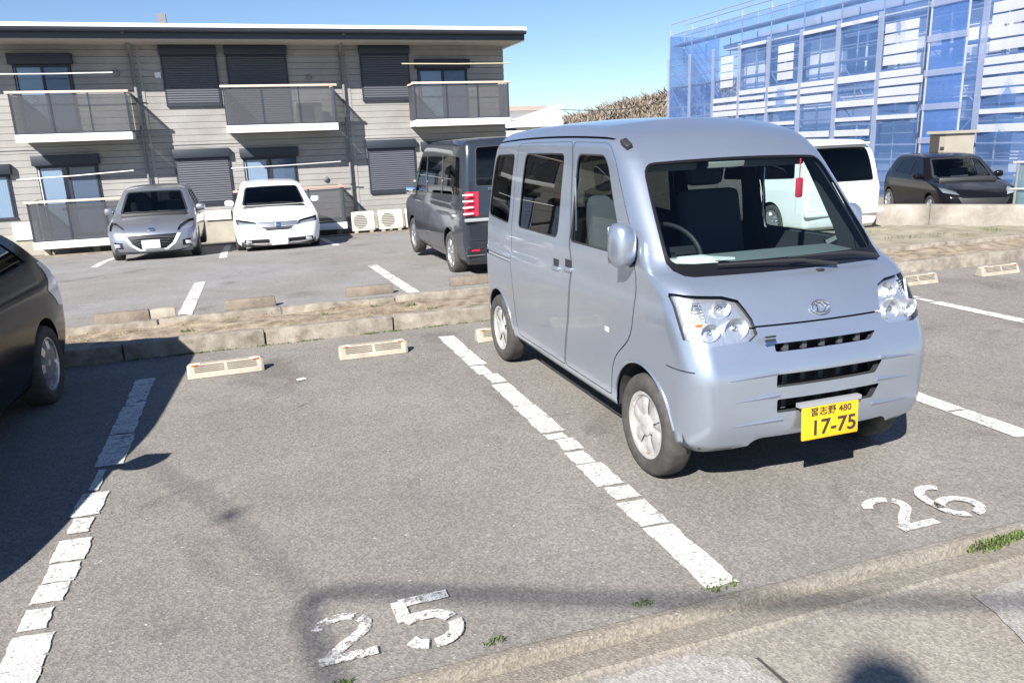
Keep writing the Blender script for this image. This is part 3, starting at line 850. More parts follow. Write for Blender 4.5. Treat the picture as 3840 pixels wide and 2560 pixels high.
# ------------------------------------------------------------------ THE SILVER KEI VAN
def silver_van():
    root = empty('silver_van', (2.545, 2.845, 0.004), R(0.0))
    tag(root, 'silver-blue boxy kei van with yellow licence plate parked nose out', 'van')
    L, W = 3.395, 0.7375
    S = Shell(L, W, 0.235, 1.78,
              front=[(0.235, 0.05), (0.30, 0.026), (0.33, 0.010), (0.36, 0.002), (0.45, 0.0), (0.64, 0.0), (0.655, 0.003), (0.69, 0.02), (0.78, 0.055), (0.88, 0.10), (0.97, 0.16), (1.03, 0.225), (1.065, 0.295), (1.09, 0.355), (1.20, 0.455), (1.40, 0.635), (1.56, 0.78), (1.61, 0.83), (1.66, 0.90), (1.72, 1.01), (1.78, 1.20)],
              rear=[(0.235, 0.03), (0.5, 0.0), (1.0, 0.01), (1.3, 0.05), (1.66, 0.13), (1.79, 0.26)],
              side=[(0.235, 0.945), (0.30, 0.965), (0.42, 0.985), (0.62, 0.998), (0.80, 1.0), (0.905, 0.992), (0.93, 0.985), (1.05, 0.975), (1.2, 0.95), (1.4, 0.92), (1.62, 0.875), (1.70, 0.855), (1.79, 0.83)],
              rx=0.125, ry=0.17, rzt=0.10, rzb=0.02,
              bowf=[(0.235, 0.07), (0.6, 0.07), (0.9, 0.085), (1.1, 0.09), (1.5, 0.075), (1.79, 0.05)],
              bowr=[(0.2, 0.02), (1.8, 0.03)], crown=0.045, crownl=0.03,
              taper=[(0, 0.955), (0.25, 0.985), (0.55, 1.0), (2.6, 1.0), (3.2, 0.985), (3.4, 0.965)], step=0.06)
    AR = ((0.52, 0.325), (2.965, 0.325))
    def side(f):
        reg = []
        for (yc, r) in AR: reg.append((None, S.sp(circ(yc, 0.275, r)), 0))
        fdoor = rpoly([(0.90, 0.315), (1.585, 0.315), (1.585, 1.70), (1.03, 1.70), (0.60, 1.20), (0.56, 0.99), (0.60, 0.72), (0.84, 0.55)], [0.03, 0.03, 0.04, 0.08, 0.08, 0.05, 0.1, 0.1])
        sdoor = rpoly([(1.595, 0.315), (2.52, 0.315), (2.555, 0.60), (2.60, 0.85), (2.60, 1.70), (1.595, 1.70)], [0.03, 0.05, 0.1, 0.05, 0.05, 0.03])
        for nm, P in (('door_f', fdoor), ('door_s', sdoor)):
            P = S.sp(P); reg.append((None, P, 0)); reg.append((nm+f, inset(P, 0.0065), 0))
        w1 = rpoly([(0.74, 1.125), (1.49, 1.125), (1.49, 1.635), (1.10, 1.635), (1.02, 1.57)], [0.04, 0.05, 0.05, 0.07, 0.06])
        w2 = rpoly([(1.70, 1.125), (2.475, 1.13), (2.43, 1.635), (1.70, 1.635)], 0.055)
        w3 = rpoly([(2.69, 1.135), (3.245, 1.165), (3.15, 1.635), (2.665, 1.635)], [0.05, 0.08, 0.07, 0.05])
        for nm, P in (('glass_f', w1), ('glass_s', w2), ('glass_q', w3)):
            P = S.sp(P); reg.append(('seal_'+nm+f, P, -0.002)); reg.append((nm+f, inset(P, 0.014), -0.008))
        # roof drip channel and sliding rail
        reg.append((None, S.sp([(1.06, 1.722), (3.22, 1.722), (3.22, 1.737), (1.06, 1.737)]), 0))
        reg.append(('rail'+f, S.sp([(2.62, 0.855), (3.27, 0.855), (3.27, 0.885), (2.62, 0.885)]), -0.012))
        # headlamp wrapping round the corner
        k = 0 if f == 'L' else 1
        reg.append((f'lens{k}', [(0, S.z2b(0.80)), (0.04, S.z2b(0.80)), (0.075, S.z2b(0.985)), (0.06, S.z2b(1.0)), (0, S.z2b(1.0))], 0.001))
        # bumper shut line
        reg.append((None, S.sp([(0.0, 0.655), (0.245, 0.655), (0.245, 0.660), (0.0, 0.660)]), 0))
        S.face(f, reg)
    side('L'); side('Rr')
    # front
    reg = []
    ws = rpoly([(-0.67, 1.062), (0.67, 1.062), (0.635, 1.588), (-0.635, 1.588)], [0.10, 0.10, 0.07, 0.07])
    P = S.fp(ws); reg.append(('frit', P, 0.0)); reg.append(('wind', S.fp(rpoly([(-0.648, 1.112), (0.648, 1.112), (0.618, 1.575), (-0.618, 1.575)], [0.07, 0.07, 0.05, 0.05])), -0.003))
    for k, sx in enumerate((-1, 1)):
        hl = [(sx*W, 0.80), (sx*0.60, 0.775), (sx*0.42, 0.785), (sx*0.375, 0.815), (sx*0.385, 0.88), (sx*0.43, 0.965), (sx*0.50, 0.985), (sx*W, 1.0)]
        P = S.fp(hl); P = P if area(P) > 0 else P[::-1]
        reg.append((f'lens{k}', P, 0.001))
    reg.append((None, S.fp([(-0.40, 0.842), (0.40, 0.842), (0.40, 0.850), (-0.40, 0.850)]), 0))   # bonnet gap
    for (z0, z1, hw) in ((0.728, 0.765, 0.30), (0.565, 0.628, 0.315), (0.438, 0.505, 0.31)):
        reg.append((None, S.fp(rpoly([(-hw, z0), (hw-0.03, z0), (hw+0.015, z1), (-hw-0.0, z1)], 0.012)), 0))
    # lower edge rises in the middle of the bumper
    reg.append((None, S.fp(rpoly([(-0.50, 0.20), (0.50, 0.20), (0.42, 0.315), (-0.42, 0.315)], [0, 0, 0.05, 0.05])), 0))
    S.face('F', reg)
    rw = S.fp(rpoly([(-0.58, 1.15), (0.58, 1.15), (0.55, 1.62), (-0.55, 1.62)], 0.08))
    S.face('B', [('seal_r', rw, -0.002), ('glass_r', inset(rw, 0.02), -0.008)])
    S.face('T', [])
    body = S.out('body', 'body', 'silver_blue', root)
    S.out('lining', 'interior_lining', 'lining', body)
    for f in ('L', 'Rr'):
        d1 = S.out('door_f'+f, 'front_door', 'silver_blue', root); d2 = S.out('door_s'+f, 'sliding_door', 'silver_blue', root)
        S.out('rail'+f, 'slide_rail', 'grey_plastic', root)
        S.out('glass_f'+f, 'front_side_window', 'clear_glass', d1); S.out('glass_s'+f, 'side_window', 'privacy_glass', d2)
        S.out('seal_glass_f'+f, 'window_seal', 'black_rubber', d1); S.out('seal_glass_s'+f, 'window_seal', 'black_rubber', d2)
        q_ = S.out('glass_q'+f, 'quarter_window', 'privacy_glass', root); S.out('seal_glass_q'+f, 'window_seal', 'black_rubber', q_)
    q_ = S.out('glass_r', 'rear_window', 'privacy_glass', root); S.out('seal_r', 'window_seal', 'black_rubber', q_)
    wsd = S.out('wind', 'windscreen', 'clear_glass', root); S.out('frit', 'windscreen_border', 'frit_black', wsd)
    # headlamps: lens, reflector bucket, bowl, bulb, marker
    for k, sx in enumerate((-1, 1)):
        lens = S.out(f'lens{k}', 'headlight', 'lens_glass', root)
        d = S.parts[f'lens{k}']
        S.parts[f'bk{k}'] = [[p-n*0.03 for p, n in zip(d[0], d[1])], d[1], d[2], d[3]]
        S.out(f'bk{k}', 'lamp_bucket', 'reflector', lens)
        for (cx, cz, yy, r) in ((0.455, 0.845, 0.190, 0.058), (0.585, 0.838, 0.205, 0.046), (0.50, 0.932, 0.245, 0.042)):
            bw = MB().lathe([(r, -0.028), (r*0.93, -0.006), (r*0.72, 0.018), (r*0.4, 0.032), (0.004, 0.036)], 24, 'y')
            o = bw.build('lamp_reflector', 'reflector', lens, (sx*cx, yy-0.045, cz), (R(8), 0, R(12*sx)), smooth=True)
            MB().lathe([(0.001, -0.022), (0.012, -0.014), (0.012, 0.03)], 12, 'y').build('bulb', 'chrome', o, smooth=True)
        MB().box((0, 0, 0), (0.028, 0.012, 0.15)).build('side_lens_strip', 'lamp_white', lens, (sx*0.652, 0.232, 0.892), (R(-12), 0, R(50*sx)), bevel=0.004)
        for kk in range(7):
            MB().box((0, 0, 0), (0.055, 0.02, 0.010)).build('lamp_rib', 'chrome', lens, (sx*(0.60+0.002*kk), 0.205+0.007*kk, 0.872+0.0135*kk), (0, 0, R(32*sx)), bevel=0.002)
        MB().box((0, 0, 0), (0.036, 0.014, 0.012)).build('turn_signal', 'amber', lens, (sx*0.62, 0.19, 0.862), (0, 0, R(30*sx)))
    # grille backing and ribs
    gb = MB().box((0, 0.125, 0.60), (0.80, 0.02, 0.36)).build('grille', 'black_plastic', root)
    for z, h in ((0.746, 0.032), (0.597, 0.056), (0.472, 0.062)):
        for i in range(-3, 4):
            MB().box((i*0.105, 0.085, z), (0.026, 0.02, h+0.02)).build('grille_rib', 'rib_dark', gb)
    # ovals of the emblem
    e = MB(); pts = [(0.052*math.cos(2*math.pi*k/28), 0, 0.032*math.sin(2*math.pi*k/28)) for k in range(29)]
    e.tube(pts, 0.005, 6, caps=False)
    e.tube([(-0.02, 0, -0.03), (-0.02, 0, 0.03), (0.012, 0, 0.026), (0.03, 0, 0.0), (0.012, 0, -0.026), (-0.02, 0, -0.03)], 0.0055, 6)
    eb = e.build('emblem', 'chrome', root, (0, 0.103, 0.905), (R(-29), 0, 0), smooth=True)
    for dz in (0.0, 0.016):
        MB().box((-0.335, 0.031, 0.795+dz), (0.055, 0.012, 0.007)).build('badge_bar', 'black_plastic', root)
    plate(root, -0.01, -0.022, 0.372, top='\u7fd2\u5fd7\u91ce 480', num='17-75', tilt=R(-3))
    MB().box((0, 0, 0), (0.36, 0.03, 0.02)).build('plate_bracket', 'grey_plastic', root, (-0.01, -0.008, 0.465))
    # wipers, washer nozzle, cowl
    for pts in ([(0.22, 0.288, 1.062), (0.0, 0.30, 1.098), (-0.42, 0.372, 1.098)], [(0.52, 0.335, 1.075), (0.35, 0.33, 1.105), (-0.05, 0.312, 1.112)]):
        MB().tube([Vector(p)+Vector((0, -0.022, 0.012)) for p in pts], [0.012, 0.009, 0.006], 6).build('wiper', 'black_plastic', root, smooth=True)
    MB().box((0.12, 0.262, 1.052), (0.04, 0.02, 0.012)).build('washer_nozzle', 'black_plastic', root, bevel=0.003)
    # mirrors, handles, roof-gutter ends, side marker
    for sx in (-1, 1):
        mirror(root, sx*(0.778 if sx < 0 else 0.765), 0.665 if sx < 0 else 0.80, 1.20, sx, 'silver_blue', 0.13, 0.23)
        for (yy, zz, vert) in ((1.50, 0.985, 0), (1.70, 0.965, 1)):
            h = MB().box((0, 0, 0), (0.018, 0.11 if not vert else 0.10, 0.065)).build('handle_recess', 'black_plastic', root, (sx*0.716, yy, zz), bevel=0.008)
            MB().box((sx*0.014, 0.0, -0.028), (0.022, 0.12, 0.028)).build('door_handle', 'silver_blue', h, bevel=0.009)
        if sx < 0: MB().box((0, 0, 0), (0.04, 0.07, 0.022)).build('gutter_cap', 'black_plastic', root, (sx*0.588, 0.985, 1.698), (R(34), R(18*sx), 0), bevel=0.006)
        MB().box((0, 0, 0), (0.012, 0.05, 0.028)).build('side_marker', 'lamp_white', root, (sx*0.734, 0.93, 0.70), bevel=0.004)
        MB().box((0, 0, 0), (0.01, 0.012, 0.32)).build('door_visor', 'silver_blue', root, (sx*0.672, 1.487, 1.35), bevel=0.003)
        for yc in (0.52, 2.965):
            wheel(root, sx*0.655, yc, 0.272, 0.15, 0.172, 'cover', sx)
            cc = S.sp([(yc+0.327*math.cos(R(a)), 0.275+0.327*math.sin(R(a))) for a in range(8, 173, 6)])
            P = S.P('L' if sx < 0 else 'Rr', np.array([c[0] for c in cc]), np.array([c[1] for c in cc])).tolist()
            MB().tube(P, 0.008, 6).build('arch_lip', 'silver_blue', root, smooth=True)
    # pressed fins either side of the lower grilles
    for sx in (-1, 1):
        for (xa, xb, za, zb) in ((0.30, 0.53, 0.530, 0.512), (0.28, 0.55, 0.408, 0.392), (0.31, 0.56, 0.640, 0.618)):
            xs_ = np.linspace(xa, xb, 8)*sx; zs_ = np.linspace(za, zb, 8)
            pp = S.P('F', xs_, S.z2b(zs_)); 
            MB().tube(pp.tolist(), [0.010*(1-i/8)+0.001 for i in range(8)], 6).build('bumper_fin', 'silver_blue', root, smooth=True)
    underbody(root, L, W, 0.24, AR, 1.0)
    # cabin
    db = MB().prism([(0.37, 0.62), (0.37, 1.03), (0.42, 1.075), (0.80, 1.095), (0.87, 1.03), (0.88, 0.62)], -0.63, 0.63)
    db.v = [(v[2], v[0], v[1]) for v in db.v]
    dash = db.build('dashboard', 'dash_grey', root, bevel=0.03)
    for (x, y, a) in ((-0.35, 0.56, 0.2), (-0.46, 0.53, -0.35)):
        MB().box((0, 0, 0), (0.24, 0.17, 0.012)).build('paper_sheet', 'paper', dash, (x, y, 1.108), (R(-4), R(3), a))
    MB().box((-0.44, 0.52, 1.115), (0.16, 0.10, 0.035)).build('dash_tray', 'paper', dash, bevel=0.01)
    steering(root, -0.33, 0.95, 1.10)
    for x in (-0.33, 0.33): seat(root, x, 1.24, 0.70)
    MB().box((0, 2.05, 0.85), (1.2, 0.12, 0.7)).build('rear_bench', 'seat_cloth', root, bevel=0.04)
    MB().box2((-0.66, 0.9, 0.45), (0.66, 3.25, 0.50)).build('cabin_floor', 'cabin_grey', root)
    MB().box((0, 0.93, 1.575), (0.24, 0.03, 0.065)).build('rear_view_mirror', 'chrome', root, bevel=0.012)
    ch = MB().box((0, 0, 0), (0.045, 0.02, 0.11)).build('hanging_charm', 'red_charm', root, (0.40, 0.80, 1.42), bevel=0.01)
    MB().tube([(0, 0, 0.05), (0, 0, 0.16)], 0.003, 5).build('charm_cord', 'red_charm', ch)
    MB().box((0, 0, -0.1), (0.035, 0.012, 0.09)).build('charm_tassel', 'lamp_white', ch)
    for sx in (-1, 1):
        MB().box((sx*0.36, 0.99, 1.60), (0.42, 0.02, 0.12)).build('sun_visor', 'cabin_grey', root, bevel=0.01)
    return root
silver_van()

# ------------------------------------------------------------------ OTHER CARS
def gen_car(name, loc, rz, label, sp, cat='car', group=None):
    root = empty(name, loc, rz); tag(root, label, cat, group)
    L, W, pm = sp['L'], sp['W'], sp['paint']
    S = Shell(L, W, sp['z0'], sp['z1'], sp['front'], sp['rear'], sp['side'], rx=sp.get('rx', 0.16), ry=sp.get('ry', 0.22), rzt=sp.get('rzt', 0.07), bowf=sp.get('bowf', [(0, 0.12), (0.7, 0.16), (1.0, 0.14), (2, 0.06)]), bowr=sp.get('bowr', [(0, 0.08), (2, 0.06)]), crown=sp.get('crown', 0.035), crownl=sp.get('crownl', 0.02), taper=sp.get('taper', [(0, 0.94), (0.5, 1.0), (L-0.7, 1.0), (L, 0.95)]), step=sp.get('step', 0.09))
    for f in ('L', 'Rr'):
        reg = []
        for (yc, r) in sp['arches']: reg.append((None, S.sp(circ(yc, sp['wr']+0.01, r)), 0))
        for i, P in enumerate(sp.get('doors', [])):
            P = S.sp(rpoly(P, 0.05)); reg.append((None, P, 0)); reg.append((f'door{i}{f}', inset(P, 0.006), 0))
        for i, P in enumerate(sp['windows']):
            P = S.sp(rpoly(P, 0.05)); reg.append((f'seal{i}{f}', P, -0.002)); reg.append((f'glass{i}{f}', inset(P, 0.018), -0.008))
        for i, P in enumerate(sp.get('side_tail', [])): reg.append((f'tail{i}{f}', S.sp(P), 0.003))
        for i, P in enumerate(sp.get('side_head', [])): reg.append((f'lens{i}{f}', S.sp(P), 0.001))
        S.face(f, reg)
    reg = []
    P = S.fp(rpoly(sp['screen'], 0.07)); reg += [('frit', P, 0), ('wind', inset(P, 0.045), -0.003)]
    for i, P in enumerate(sp.get('heads', [])):
        for k, f in ((-1, 'L'), (1, 'Rr')):
            Q = S.fp([(k*x, z) for x, z in P]); Q = Q if area(Q) > 0 else Q[::-1]
            reg.append((f'lens{i}{f}', Q, 0.001))
    for i, P in enumerate(sp.get('grilles', [])): reg.append((f'grille{i}', S.fp(P), -0.02))
    for i, P in enumerate(sp.get('chromes', [])): reg.append((f'chrome{i}', S.fp(P), 0.006))
    S.face('F', reg)
    reg = []
    P = S.fp(rpoly(sp['back'], 0.06)); reg += [('seal_b', P, 0), ('glass_b', inset(P, 0.02), -0.003)]
    for i, P in enumerate(sp.get('tails', [])):
        for k, f in ((-1, 'L'), (1, 'Rr')):
            Q = S.fp([(k*x, z) for x, z in P]); Q = Q if area(Q) > 0 else Q[::-1]
            reg.append((f'tail{i}{f}', Q, 0.003))
    for i, P in enumerate(sp.get('back_gaps', [])): reg.append((None, S.fp(P), 0))
    S.face('B', reg); S.face('T', [])
    S.out('body', 'body', pm, root); S.out('lining', 'interior_lining', 'lining', root)
    for f in ('L', 'Rr'):
        for i in range(4):
            d = S.out(f'door{i}{f}', 'door', pm, root)
            par = root
            w = S.out(f'glass{i}{f}', 'side_window', sp.get('side_glass', 'privacy_glass'), par)
            if w: S.out(f'seal{i}{f}', 'window_seal', 'black_rubber', w)
            t = S.out(f'tail{i}{f}', 'tail_light', (sp.get('tail_mats', [])+['tail_red']*6)[i], root)
            h = S.out(f'lens{i}{f}', 'headlight', 'lens_glass', root)
            if h:
                dd = S.parts[f'lens{i}{f}']; S.parts['tmp'] = [[p-n*0.05 for p, n in zip(dd[0], dd[1])], dd[1], dd[2], dd[3]]
                S.out('tmp', 'lamp_bucket', 'reflector', h)
    w = S.out('wind', 'windscreen', sp.get('screen_glass', 'clear_glass'), root); S.out('frit', 'windscreen_border', 'black_plastic', w)
    w = S.out('glass_b', 'rear_window', sp.get('back_glass', 'dark_glass'), root); S.out('seal_b', 'window_seal', 'black_rubber', w)
    for i in range(6):
        S.out(f'grille{i}', 'grille', 'black_plastic', root); S.out(f'chrome{i}', 'trim', sp.get('trim', 'chrome'), root)
    for sx in (-1, 1):
        for (yc, r) in sp['arches']: wheel(root, sx*(W-0.10), yc, sp['wr'], 0.19, sp['wr']*0.66, 'alloy', sx)
        if 'mirror' in sp: mirror(root, sx*(W+0.06), sp['mirror'][0], sp['mirror'][1], sx, sp.get('mirror_mat', pm), 0.2, 0.15)
    underbody(root, L, W, sp['z0'], sp['arches'], 1.0)
    for x in (-0.36, 0.36): seat(root, x, sp['seat'][0], sp['seat'][1])
    MB().box((0, sp['seat'][0]+0.95, sp['seat'][1]+0.3), (1.2, 0.14, 0.6)).build('rear_bench', 'seat_cloth', root, bevel=0.04)
    db = MB().box((0, sp['seat'][0]-0.75, sp['dash']), (W*1.5, 0.42, 0.18)).build('dashboard', 'black_plastic', root, bevel=0.05)
    return root

HATCH_SIDE = [(0.17, 0.925), (0.30, 0.96), (0.45, 0.99), (0.65, 1.0), (0.82, 0.985), (0.93, 0.955), (1.1, 0.88), (1.35, 0.765), (1.48, 0.715)]
silver_hatch = dict(L=3.9, W=0.848, z0=0.17, z1=1.42, paint='car_silver', wr=0.29, arches=((0.80, 0.335), (3.29, 0.335)), seat=(1.85, 0.42), dash=0.86,
    front=[(0.17, 0.10), (0.27, 0.03), (0.40, 0.0), (0.55, 0.02), (0.63, 0.07), (0.69, 0.16), (0.76, 0.36), (0.83, 0.66), (0.885, 0.93), (0.93, 1.05), (1.1, 1.27), (1.3, 1.56), (1.37, 1.70), (1.42, 1.95)],
    rear=[(0.17, 0.05), (0.5, 0.0), (0.9, 0.05), (1.1, 0.16), (1.35, 0.40), (1.42, 0.6)], side=HATCH_SIDE,
    windows=[[(1.42, 0.93), (2.2, 0.95), (2.2, 1.32), (1.95, 1.32)], [(2.25, 0.95), (3.1, 1.0), (2.95, 1.3), (2.25, 1.33)]],
    doors=[[(1.18, 0.25), (2.22, 0.25), (2.22, 1.36), (1.85, 1.36), (1.25, 0.93)]],
    screen=[(-0.70, 0.915), (0.70, 0.915), (0.72, 1.345), (-0.72, 1.345)], back=[(-0.6, 0.98), (0.6, 0.98), (0.6, 1.3), (-0.6, 1.3)],
    heads=[[(0.50, 0.60), (0.848, 0.66), (0.848, 0.80), (0.70, 0.79), (0.54, 0.70)]], side_head=[],
    grilles=[[(-0.50, 0.555), (0.50, 0.555), (0.40, 0.38), (0.26, 0.28), (-0.26, 0.28), (-0.40, 0.38)], [(-0.76, 0.30), (-0.60, 0.30), (-0.60, 0.42), (-0.76, 0.44)], [(0.60, 0.30), (0.76, 0.30), (0.76, 0.44), (0.60, 0.42)]],
    chromes=[[(0.50, 0.555), (0.57, 0.555), (0.46, 0.36), (0.29, 0.24), (-0.29, 0.24), (-0.46, 0.36), (-0.57, 0.555), (-0.50, 0.555), (-0.40, 0.38), (-0.26, 0.28), (0.26, 0.28), (0.40, 0.38)]], trim='lamp_white',
    tails=[[(0.62, 0.75), (0.848, 0.75), (0.848, 0.95), (0.66, 0.95)]], mirror=(1.42, 0.98))
white_wagon = dict(L=4.75, W=0.90, z0=0.15, z1=1.40, paint='pearl_white', wr=0.315, arches=((0.95, 0.36), (3.75, 0.36)), seat=(2.05, 0.38), dash=0.86,
    front=[(0.15, 0.08), (0.25, 0.02), (0.40, 0.0), (0.58, 0.03), (0.68, 0.10), (0.74, 0.22), (0.80, 0.50), (0.86, 0.85), (0.92, 1.10), (0.96, 1.22), (1.1, 1.48), (1.26, 1.80), (1.35, 2.02), (1.40, 2.3)],
    rear=[(0.15, 0.05), (0.5, 0.0), (0.95, 0.05), (1.3, 0.35), (1.40, 0.55)],
    side=[(0.15, 0.93), (0.35, 0.98), (0.6, 1.0), (0.8, 0.985), (0.92, 0.95), (1.1, 0.87), (1.33, 0.77), (1.40, 0.74)],
    windows=[[(1.75, 0.95), (2.5, 0.96), (2.5, 1.3), (2.2, 1.3)], [(2.56, 0.96), (3.4, 0.98), (3.4, 1.3), (2.56, 1.3)], [(3.46, 0.98), (4.3, 1.0), (4.1, 1.28), (3.46, 1.29)]],
    doors=[[(1.45, 0.25), (2.53, 0.25), (2.53, 1.34), (2.1, 1.34), (1.5, 0.95)]],
    screen=[(-0.745, 0.955), (0.745, 0.955), (0.76, 1.325), (-0.76, 1.325)], back=[(-0.6, 0.98), (0.6, 0.98), (0.6, 1.28), (-0.6, 1.28)],
    heads=[[(0.42, 0.575), (0.90, 0.63), (0.90, 0.74), (0.72, 0.715), (0.46, 0.665)]],
    grilles=[[(-0.30, 0.53), (-0.24, 0.49), (0.24, 0.49), (0.30, 0.53), (0.38, 0.565), (-0.38, 0.565)], [(-0.80, 0.235), (-0.22, 0.225), (-0.22, 0.31), (-0.76, 0.315)], [(0.22, 0.225), (0.80, 0.235), (0.76, 0.315), (0.22, 0.31)]],
    chromes=[[(-0.42, 0.575), (0.42, 0.575), (0.44, 0.665), (-0.44, 0.665)]], screen_glass='privacy_glass', trim='car_silver',
    tails=[[(0.7, 0.7), (0.90, 0.7), (0.90, 1.0), (0.75, 1.0)]], mirror=(1.75, 1.0))
MV_SIDE = [(0.2, 0.93), (0.35, 0.975), (0.6, 1.0), (0.9, 0.995), (1.02, 0.97), (1.3, 0.92), (1.65, 0.845), (1.8, 0.80)]
MV_FRONT = [(0.2, 0.08), (0.35, 0.0), (0.6, 0.01), (0.8, 0.10), (0.9, 0.30), (0.98, 0.62), (1.03, 0.80), (1.2, 1.0), (1.6, 1.45), (1.72, 1.70), (1.8, 2.0)]
black_minivan = dict(L=4.30, W=0.845, z0=0.21, z1=1.90, paint='car_charcoal', wr=0.315, arches=((0.82, 0.365), (3.50, 0.365)), seat=(1.9, 0.6), dash=0.95,
    front=[(z*1.9/1.8, y) for z, y in MV_FRONT], rear=[(0.2, 0.04), (0.42, 0.0), (0.9, 0.0), (1.1, 0.02), (1.7, 0.08), (1.9, 0.15)], side=[(0.2, 0.93), (0.35, 0.975), (0.6, 1.0), (0.95, 0.995), (1.08, 0.975), (1.4, 0.94), (1.75, 0.89), (1.9, 0.86)], rx=0.08, ry=0.10, rzt=0.07,
    windows=[[(1.15, 1.12), (2.0, 1.13), (2.0, 1.70), (1.6, 1.70)], [(2.05, 1.13), (3.05, 1.15), (3.05, 1.70), (2.05, 1.70)], [(3.1, 1.15), (4.08, 1.17), (4.02, 1.70), (3.1, 1.70)]],
    doors=[[(1.1, 0.3), (2.02, 0.3), (2.02, 1.65), (1.55, 1.65), (1.12, 1.05)], [(2.03, 0.3), (3.03, 0.3), (3.08, 0.6), (3.08, 1.65), (2.03, 1.65)]],
    screen=[(-0.70, 1.05), (0.70, 1.05), (0.72, 1.65), (-0.72, 1.65)], back=[(-0.68, 1.29), (0.68, 1.29), (0.68, 1.81), (-0.68, 1.81)],
    tails=[[(0.63, 0.90), (0.845, 0.90), (0.845, 0.97), (0.63, 0.97)]]+[[(0.63, 0.97+0.085*k), (0.845, 0.97+0.085*k), (0.845, 1.055+0.085*k), (0.63, 1.055+0.085*k)] for k in range(3)],
    tail_mats=['tail_red', 'tail_red', 'tail_red', 'tail_red'],
    back_gaps=[[(-0.80, 0.55), (0.80, 0.55), (0.80, 0.556), (-0.80, 0.556)]], side_glass='dark_glass', mirror=(1.25, 1.13), bowr=[(0, 0.05), (2, 0.05)])
white_minivan = dict(black_minivan, paint='pearl_white', L=4.55, z1=1.70, arches=((0.82, 0.355), (3.62, 0.355)),
    front=[(z*1.70/1.8, y) for z, y in MV_FRONT], rear=[(0.2, 0.05), (0.4, 0.0), (0.85, 0.0), (1.05, 0.03), (1.5, 0.14), (1.70, 0.32)],
    side=[(0.2, 0.93), (0.35, 0.975), (0.6, 1.0), (0.88, 0.995), (1.0, 0.97), (1.25, 0.92), (1.55, 0.85), (1.7, 0.80)],
    windows=[[(1.15, 1.02), (2.0, 1.03), (2.0, 1.5), (1.6, 1.5)], [(2.05, 1.03), (3.05, 1.05), (3.05, 1.5), (2.05, 1.5)], [(3.1, 1.05), (4.2, 1.1), (4.1, 1.5), (3.1, 1.5)]],
    doors=[[(1.1, 0.3), (2.02, 0.3), (2.02, 1.55), (1.55, 1.55), (1.12, 1.02)], [(2.03, 0.3), (3.03, 0.3), (3.08, 0.6), (3.08, 1.55), (2.03, 1.55)]],
    screen=[(-0.70, 1.0), (0.70, 1.0), (0.72, 1.55), (-0.72, 1.55)], back=[(-0.68, 1.02), (0.68, 1.02), (0.66, 1.58), (-0.66, 1.58)],
    tails=[[(0.72, 0.72), (0.845, 0.72), (0.845, 1.02), (0.72, 1.02)]], tail_mats=['lamp_white'])
dark_hatch = dict(silver_hatch, paint='car_black', L=4.5, W=0.85, z1=1.40, side_glass='dark_glass', trim='black_plastic', seat=(1.95, 0.36),
    side=[(0.17, 0.925), (0.30, 0.96), (0.45, 0.99), (0.65, 1.0), (0.82, 0.985), (0.93, 0.945), (1.1, 0.86), (1.28, 0.72), (1.40, 0.57)],
    front=[(0.17, 0.10), (0.27, 0.03), (0.40, 0.0), (0.55, 0.02), (0.63, 0.07), (0.69, 0.16), (0.76, 0.36), (0.83, 0.66), (0.885, 0.93), (0.93, 1.05), (1.1, 1.30), (1.27, 1.62), (1.35, 1.80), (1.40, 2.0)],
    rear=[(0.17, 0.06), (0.30, 0.02), (0.55, 0.0), (0.80, 0.03), (0.92, 0.10), (1.02, 0.24), (1.2, 0.48), (1.33, 0.76), (1.40, 1.0)],
    tails=[[(0.48, 0.66), (0.85, 0.58), (0.85, 0.96), (0.56, 0.90)]], tail_mats=['lamp_white'], side_tail=[[(3.98, 0.80), (4.16, 0.66), (4.5, 0.58), (4.5, 1.0), (4.05, 1.0)]],
    windows=[[(1.5, 0.93), (2.35, 0.95), (2.35, 1.27), (2.0, 1.27)], [(2.4, 0.95), (3.88, 1.02), (3.62, 1.25), (2.4, 1.27)]], doors=[], screen=[(-0.70, 0.915), (0.70, 0.915), (0.72, 1.26), (-0.72, 1.26)], back=[(-0.58, 0.98), (0.58, 0.98), (0.58, 1.22), (-0.58, 1.22)], arches=((0.85, 0.335), (3.72, 0.335)), mirror=(1.25, 0.97))
black_hatch2 = dict(silver_hatch, paint='car_black', trim='black_plastic')

gen_car('black_hatchback', (-2.60, 2.57, 0.0), R(-4.0), 'black hatchback cut off by the left edge casting a broad shadow', dark_hatch)
gen_car('silver_hatchback', (-1.93, 17.0, zfar(17.9)+0.004), R(0), 'silver hatchback with dark open-mouth grille parked before the apartments', silver_hatch)
gen_car('white_wagon', (0.53, 17.2, zfar(18.3)+0.004), R(0), 'low white wagon parked facing out before the apartments', white_wagon)
bv = gen_car('black_minivan', (3.58, 14.55, zfar(12)+0.004), R(180), 'black minivan seen from behind with tall red tail lamp', black_minivan, 'minivan')
wv = gen_car('white_minivan', (9.80, 15.45, zfar(12.8)+0.004), R(180), 'white minivan seen from behind past the silver van windscreen', white_minivan, 'minivan')
gen_car('black_compact_car', (15.25, 12.75, -0.35), R(-24), 'black compact car behind the low wall at right', black_hatch2)
